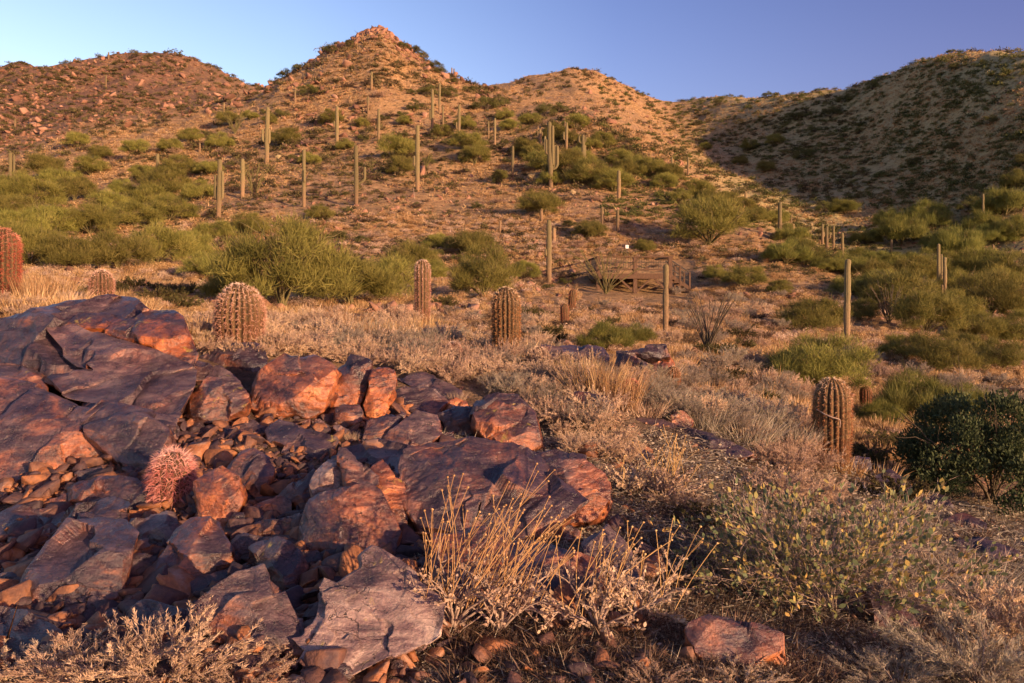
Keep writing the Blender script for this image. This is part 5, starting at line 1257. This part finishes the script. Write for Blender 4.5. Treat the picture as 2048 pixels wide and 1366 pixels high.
for a, b, n in (((LX + .11, .012), (MX - .11, .012), 14), ((MX + .11, .012), (RX - .11, .012), 13), ((LX, .15), (LX, DY / 2 - .1), 22), ((LX, DY / 2 + .1), (LX, DY - .1), 22), ((LX + .1, DY), (MX - .1, DY), 14)):
    part('baluster_panel', bars(a, b, n), M['railmetal'], dk)
# short stair on the right side
sx, sy0, sy1 = RX + .11, .5, 1.9
st = part('stair', lambda bm: [box(bm, (sx + .28 * k, sy0, zf - .19 * (k + 1)), (sx + .28 * k + .30, sy1, zf - .19 * (k + 1) + .045)) for k in range(4)], M['deckwood'], dk)
for y in (sy0 - .03, sy1 + .03):
    part('stringer', lambda bm: beam(bm, (sx, y, zf - .12), (sx + 1.1, y, zf - .85), .05, .2), M['deckwood'], dk)
    part('stair_rail', lambda bm: (beam(bm, (sx, y, zf + .78), (sx + 1.12, y, zf + .06), .06, .07), beam(bm, (sx, y, zf + .28), (sx + 1.1, y, zf - .44), .04, .05), [beam(bm, (sx + .12 * k, y, zf + .26 - .12 * k * .65), (sx + .12 * k, y, zf + .76 - .12 * k * .65), .014, .014) for k in range(1, 9)]), M['railmetal'], dk)
    for x in (sx + .55, sx + 1.10): part('stair_post', lambda bm: box(bm, (x - .05, y - .05, zf - .65 * (x - sx) - .75), (x + .05, y + .05, zf - .65 * (x - sx) + .80)), M['deckwood'], dk)
sg = spot(1254, 548); Yq = 55.5; sX = (1254 - CX) * Yq / F; sz0 = float(tz(sX, Yq)[0])
so = link('sign', None, None, (sX, Yq, sz0)); tag(so, 'small white sign on a thin dark post behind the deck', 'sign')
ztop = (HY - 490) * Yq / F - sz0
part('post', lambda bm: box(bm, (-.035, -.02, -.3), (.035, .02, ztop - .02)), M['railmetal'], so)
pn = part('sign_panel', lambda bm: box(bm, (-.11, -.045, ztop - .24), (.11, -.025, ztop)), M['sign'], so)
for k, wd in enumerate((.06, .045, .055)):
    part('print', lambda bm: box(bm, (-wd, -.05, ztop - .09 - k * .035), (wd, -.0455, ztop - .075 - k * .035)), M['signmark'], pn)

# a thin white stake on the hill and a pale stalk lying across the big barrel cactus
def rod(name, pts, r, mat_, label, cat, sides=6):
    P = np.array(pts); V, T = tube(P - P[0], r, sides)
    o = link(name, mesh_np(name, V, T, mat_, smooth=True), None, tuple(P[0])); return tag(o, label, cat)
b0 = spot(829, 398); kk = b0[1] / F
rod('stake', [b0 + np.array([0, 0, -.05]), b0 + np.array([-1 * kk, 0, 12 * kk]), b0 + np.array([-2 * kk, 0, 22 * kk])], .55 * kk, M['palebark'], 'thin white stake leaning at the foot of the tall saguaro', 'stake')
Db = spot(1664, 934)[1]; rb = 36 * Db / F
def onb(px, py, d=1.13):
    x = (px - 1664) * Db / F; return np.array([(px - CX) * Db / F, Db - math.sqrt(max(0, (rb * d) ** 2 - x * x)), (HY - py) * Db / F])
rod('dry_stalk', [onb(1629, 817, 1.02), onb(1638, 824), onb(1650, 829), onb(1659, 831), onb(1663, 833), onb(1664, 840), onb(1663, 848)], np.array([.8, 1, 1.1, 1.1, 1., .8, .6]) * .0075, M['palebark'], 'bent pale dry stalk caught on the spines of the big barrel cactus', 'stalk')

# ------------------------------------------------------------------ foreground plants
def brittlebush(px, py, h_px, n, lean, label, seed, sp=1.0):
    R = np.random.default_rng(seed); p = spot(px, min(py, 1385)); k = p[1] / F; H = h_px * k
    limbs, subs = branching(13, 6, .55 * H, .45 * H * sp, R, .009, .25)
    wood = wood_mesh(limbs + subs, 5)
    fol = spray(subs, 800, R, .022, .013, .3, .4, 'leaf', start=.3, jit=.5)
    st = []; hd = []
    for q in range(n):
        l, s = limbs[R.integers(len(limbs))], None
        b = l[0][R.integers(3, 7)]; L = H * R.uniform(.4, .8); t = np.linspace(0, 1, 9)[:, None]
        d = unit(np.array([lean + R.normal() * .28, R.normal() * .25, 1.])); c = np.array([R.normal() * .12 + lean * .2, R.normal() * .1, 0])
        s = b + d * L * t + c * L * t ** 2; st.append((s, np.linspace(.0021, .0014, 9)))
        if R.random() < .5:
            e = s[5] + (unit(d + np.array([R.normal() * .5, R.normal() * .4, .3])) * L * .35) * np.linspace(0, 1, 4)[:, None]; st.append((e, np.linspace(.002, .0014, 4))); hd.append(e[-1])
        hd.append(s[-1])
    stw = wood_mesh(st, 5); hp = []
    for e in hd:
        a = np.linspace(0, np.pi, 5); V, T = tube(np.stack([np.zeros(5), np.zeros(5), -np.cos(a) * .005], 1) + e, np.sin(a) * .006 + .0004, 6); hp.append((V, q2t(T), np.full(len(V), R.uniform(.2, .9))))
    hw = merge(hp)
    o = link('brittlebush', None, None, tuple(p))
    link('stems', mesh_np('stems', *wood[:2], M['palebark'], wood[2], smooth=True), o)
    link('leaves', mesh_np('leaves', *fol[:2], M['dry'], fol[2]), o)
    stw = merge([(stw[0], stw[1], R.uniform(.2, .9, len(stw[0]))), hw])
    link('flower_stalks', mesh_np('flower_stalks', *stw[:2], M['stalk'], stw[2], smooth=True), o)
    return tag(o, label, 'shrub', 'brittlebushes')
brittlebush(905, 1262, 300, 40, .38, 'brittlebush with the most orange stalks, before the craggy outcrop', 1)
brittlebush(1000, 1262, 250, 26, .42, 'brittlebush with leaning orange stalks, center foreground', 2)
brittlebush(1195, 1262, 230, 16, .30, 'sparse brittlebush with pale gnarled stems right of the orange ledge', 3, 1.2)
brittlebush(1280, 1240, 200, 8, .25, 'pale leafless brittlebush at the edge of the shaded ground', 4, 1.3)
brittlebush(1330, 1005, 130, 26, .15, 'brittlebush with upright orange stalks left of the jojoba shrub', 5, 1.2)
brittlebush(1255, 985, 90, 6, .1, 'small pale brittlebush at the right tip of the craggy outcrop', 6, 1.2)

def leafy(key, px, py, wpx, label, v=0, sz=1., name='shrub', cat='shrub'):
    return put_plant(key, px, min(py, 1384), wpx, v=v, label=label, cat=cat, name=name, sz=sz, parts=True)
leafy('jojoba', 1660, 1220, 660, 'broad jojoba shrub with oval green and yellow leaves, lower right', 0, 1.0, 'jojoba')
leafy('jojoba', 1500, 1180, 320, 'jojoba branch clump with orange leaves at the left of the broad jojoba shrub', 1, .95, 'jojoba')
leafy('dry_shrub', 1560, 1000, 200, 'pink-tinged dry shrub between big barrel cactus and jojoba', 0, .85, 'dry_shrub')
leafy('dry_shrub', 1640, 1010, 190, 'pink-tinged dry shrub at the foot of the big barrel cactus', 1, .85, 'dry_shrub')
leafy('dry_shrub', 1340, 1010, 150, 'pinkish dry shrub around the upright orange stalks', 2, .7, 'dry_shrub')
leafy('dry_shrub', 190, 1384, 420, 'tan leafy dry shrub filling the lower left corner', 0, .65, 'dry_shrub')
leafy('dry_shrub', 70, 1384, 380, 'dry shrub in the lower left corner beside the tan leafy one', 3, .5, 'dry_shrub')
leafy('dry_shrub', 330, 1384, 420, 'dry pale shrub before the broad pinkish boulder', 1, .75, 'dry_shrub')
leafy('dry_shrub', 480, 1384, 260, 'small dry shrub left of the pale cracked slab', 2, .6, 'dry_shrub')
leafy('grey_shrub', 1960, 1384, 420, 'silvery grey shrub in the lower right corner', 0, .75, 'grey_shrub')
leafy('small_leaf_shrub', 1420, 1060, 170, 'low olive small-leaved shrub left of the jojoba, below the long flat slab', 0, .7, 'small_leaf_shrub')
leafy('small_leaf_shrub', 1790, 1010, 190, 'low olive small-leaved shrub between big barrel cactus and dark green bush', 1, .7, 'small_leaf_shrub')
leafy('grey_shrub', 1800, 1384, 300, 'silvery grey shrub left of the lower right corner', 1, .5, 'grey_shrub')
leafy('dry_shrub', 2010, 1290, 420, 'tan dry grassy mound at the right edge', 3, .7, 'dry_shrub')
leafy('dry_shrub', 1480, 1384, 260, 'dry tan shrub before the half buried orange boulder', 0, .35, 'dry_shrub')
leafy('dry_shrub', 1310, 1384, 200, 'small pinkish dry shrub at bottom center right', 1, .5, 'dry_shrub')
leafy('dry_shrub', 1180, 960, 150, 'pink dry shrub right of the capped orange boulder', 2, .7, 'dry_shrub')
def grass(kind, px, py, h_px, label, v=0, wide=1.):
    p = spot(px, min(py, 1384)); s = h_px * p[1] / F * 1.05
    o = link('grass_clump', GRASS[kind][v % 3], None, tuple(p), (0, 0, float(rng.uniform(0, 6))), (s * wide, s * wide, s)); return tag(o, label, 'grass clump', 'grass clumps')
grass('golden', 1190, 800, 105, 'tall golden grass clump before the low purple ledge', 0, 1.0)
grass('golden', 1235, 815, 95, 'tall golden grass clump left of the salmon barrel cactus', 1, 1.0)
grass('golden', 1150, 775, 70, 'golden grass clump at the left end of the low purple ledge', 2, 1.)
grass('golden', 100, 602, 72, 'golden grass clump right of the red barrel cactus at the left edge', 0, 1.1)
grass('golden', 62, 606, 66, 'golden grass clump touching the red barrel cactus at the left edge', 1, 1.)
grass('pale', 130, 606, 50, 'pale grass clump behind the great slab, left side', 1, 1.2)
grass('golden', 745, 690, 60, 'golden grass clump left of the slender barrel cactus', 2, 1.1)
grass('golden', 700, 665, 60, 'golden grass clump under the widest palo verde', 0, 1.1)
grass('golden', 800, 690, 60, 'golden grass clump at the foot of the slender barrel cactus', 1, 1.1)
grass('golden', 850, 672, 50, 'golden grass clump right under the slender barrel cactus', 2, 1.)
grass('pale', 1290, 830, 60, 'pale grass clump right of the salmon barrel cactus', 0, 1.2)
grass('golden', 885, 1000, 40, 'small dry grass tuft on the craggy outcrop', 2, .8) if False else None
grass('pale', 1300, 770, 70, 'pale tan grass clump in front of the stacked rocks', 2, 1.2)
grass('grey', 1480, 880, 90, 'grey grass mound above the long flat slab', 0, 1.2)
grass('grey', 1560, 895, 85, 'grey grass mound left of the big barrel cactus', 1, 1.2)
grass('grey', 1400, 855, 70, 'grey grass mound between stacked rocks and the long flat slab', 2, 1.2)
grass('pale', 14, 1050, 34, 'tiny dry grass tuft under the huge left slab', 0, .6)
grass('pale', 705, 880, 26, 'tiny dry grass tuft in the middle rubble', 1, .9)
grass('pale', 500, 905, 20, 'pale lichen-like tuft behind the purple-red upright stone', 2, 1.6)
grass('pale', 915, 800, 26, 'small straw tuft right of the flat bluish block', 0, 1.1)
grass('grey', 1960, 1190, 110, 'grey-tan grass mound at the right edge', 2, 1.4)
grass('pale', 1880, 1150, 70, 'straw grass clump right of the broad jojoba', 1, 1.2)
name_all()
for o in list(C.objects):
    if o.parent is None and o.type in ('MESH', 'EMPTY') and 'label' not in o: print('NOLABEL', o.name)

# ------------------------------------------------------------------ camera, sun, sky
cam = bpy.data.cameras.new('camera'); co_ = bpy.data.objects.new('camera', cam); C.objects.link(co_)
cam.sensor_width = 36.; cam.lens = 36. * F / 2048.; cam.shift_y = -(683. - HY) / 2048.
co_.location = (0, 0, 0); co_.rotation_euler = (math.pi / 2, 0, 0); cam.clip_start = .05; cam.clip_end = 3000.
sc.camera = co_
AZ, EL = math.radians(46), math.radians(10)       # sun behind the camera, to its right
sd = Vector((math.sin(AZ) * math.cos(EL), -math.cos(AZ) * math.cos(EL), math.sin(EL)))
sun = bpy.data.lights.new('sun', 'SUN'); sun.energy = 5.; sun.angle = math.radians(.6); sun.color = (1., .66, .36)
so_ = bpy.data.objects.new('sun', sun); C.objects.link(so_); so_.rotation_euler = sd.to_track_quat('Z', 'Y').to_euler()
wd = bpy.data.worlds.new('World'); sc.world = wd; wd.use_nodes = True
nt = wd.node_tree; bg = nt.nodes['Background']
sky = nt.nodes.new('ShaderNodeTexSky'); sky.sky_type = 'NISHITA'; sky.sun_disc = False
sky.sun_elevation = EL; sky.sun_rotation = math.atan2(sd.x, sd.y)
sky.air_density = 1.; sky.dust_density = 1.8; sky.ozone_density = 4.
def wmul(a_, col_fac):
    m_ = nt.nodes.new('ShaderNodeMix'); m_.data_type = 'RGBA'; m_.blend_type = 'MULTIPLY'; m_.inputs[0].default_value = 1.
    nt.links.new(a_, m_.inputs[6]); nt.links.new(col_fac, m_.inputs[7]); return m_.outputs[2]
def wramp(src, lo, hi, stops):
    q = nt.nodes.new('ShaderNodeMapRange'); q.inputs[1].default_value = lo; q.inputs[2].default_value = hi; nt.links.new(src, q.inputs[0])
    r_ = nt.nodes.new('ShaderNodeValToRGB'); nt.links.new(q.outputs[0], r_.inputs[0]); e = r_.color_ramp.elements
    while len(e) < len(stops): e.new(.5)
    for k, (p_, c_) in enumerate(stops): e[k].position = p_; e[k].color = (*c_, 1)
    return r_.outputs[0]
gd = nt.nodes.new('ShaderNodeTexCoord'); sx_ = nt.nodes.new('ShaderNodeSeparateXYZ'); nt.links.new(gd.outputs['Generated'], sx_.inputs[0])
# dusk sky: pale towards the left horizon, violet to the right, deeper overhead
v_ = wmul(sky.outputs[0], wramp(sx_.outputs[2], 0., 1., [(.0, (1.22, .98, .88)), (.18, (1.2, 1., .98)), (.38, (.92, .80, .88)), (1., (.45, .40, .46))]))
v_ = wmul(v_, wramp(sx_.outputs[0], -.62, .62, [(.0, (1.46, 1.10, .87)), (.3, (1.24, .96, .82)), (.6, (.82, .62, .66)), (1., (.60, .39, .50))]))
gn = nt.nodes.new('ShaderNodeVectorMath'); gn.operation = 'SCALE'; gn.inputs[3].default_value = 1.75; nt.links.new(v_, gn.inputs[0])
nt.links.new(gn.outputs[0], bg.inputs[0]); bg.inputs[1].default_value = .12
sc.view_settings.view_transform = 'Standard'; sc.view_settings.look = 'None'; sc.view_settings.exposure = 1.0; sc.view_settings.gamma = 1.
sc.cycles.max_bounces = 5; sc.cycles.diffuse_bounces = 2; sc.cycles.transmission_bounces = 2; sc.cycles.transparent_max_bounces = 4
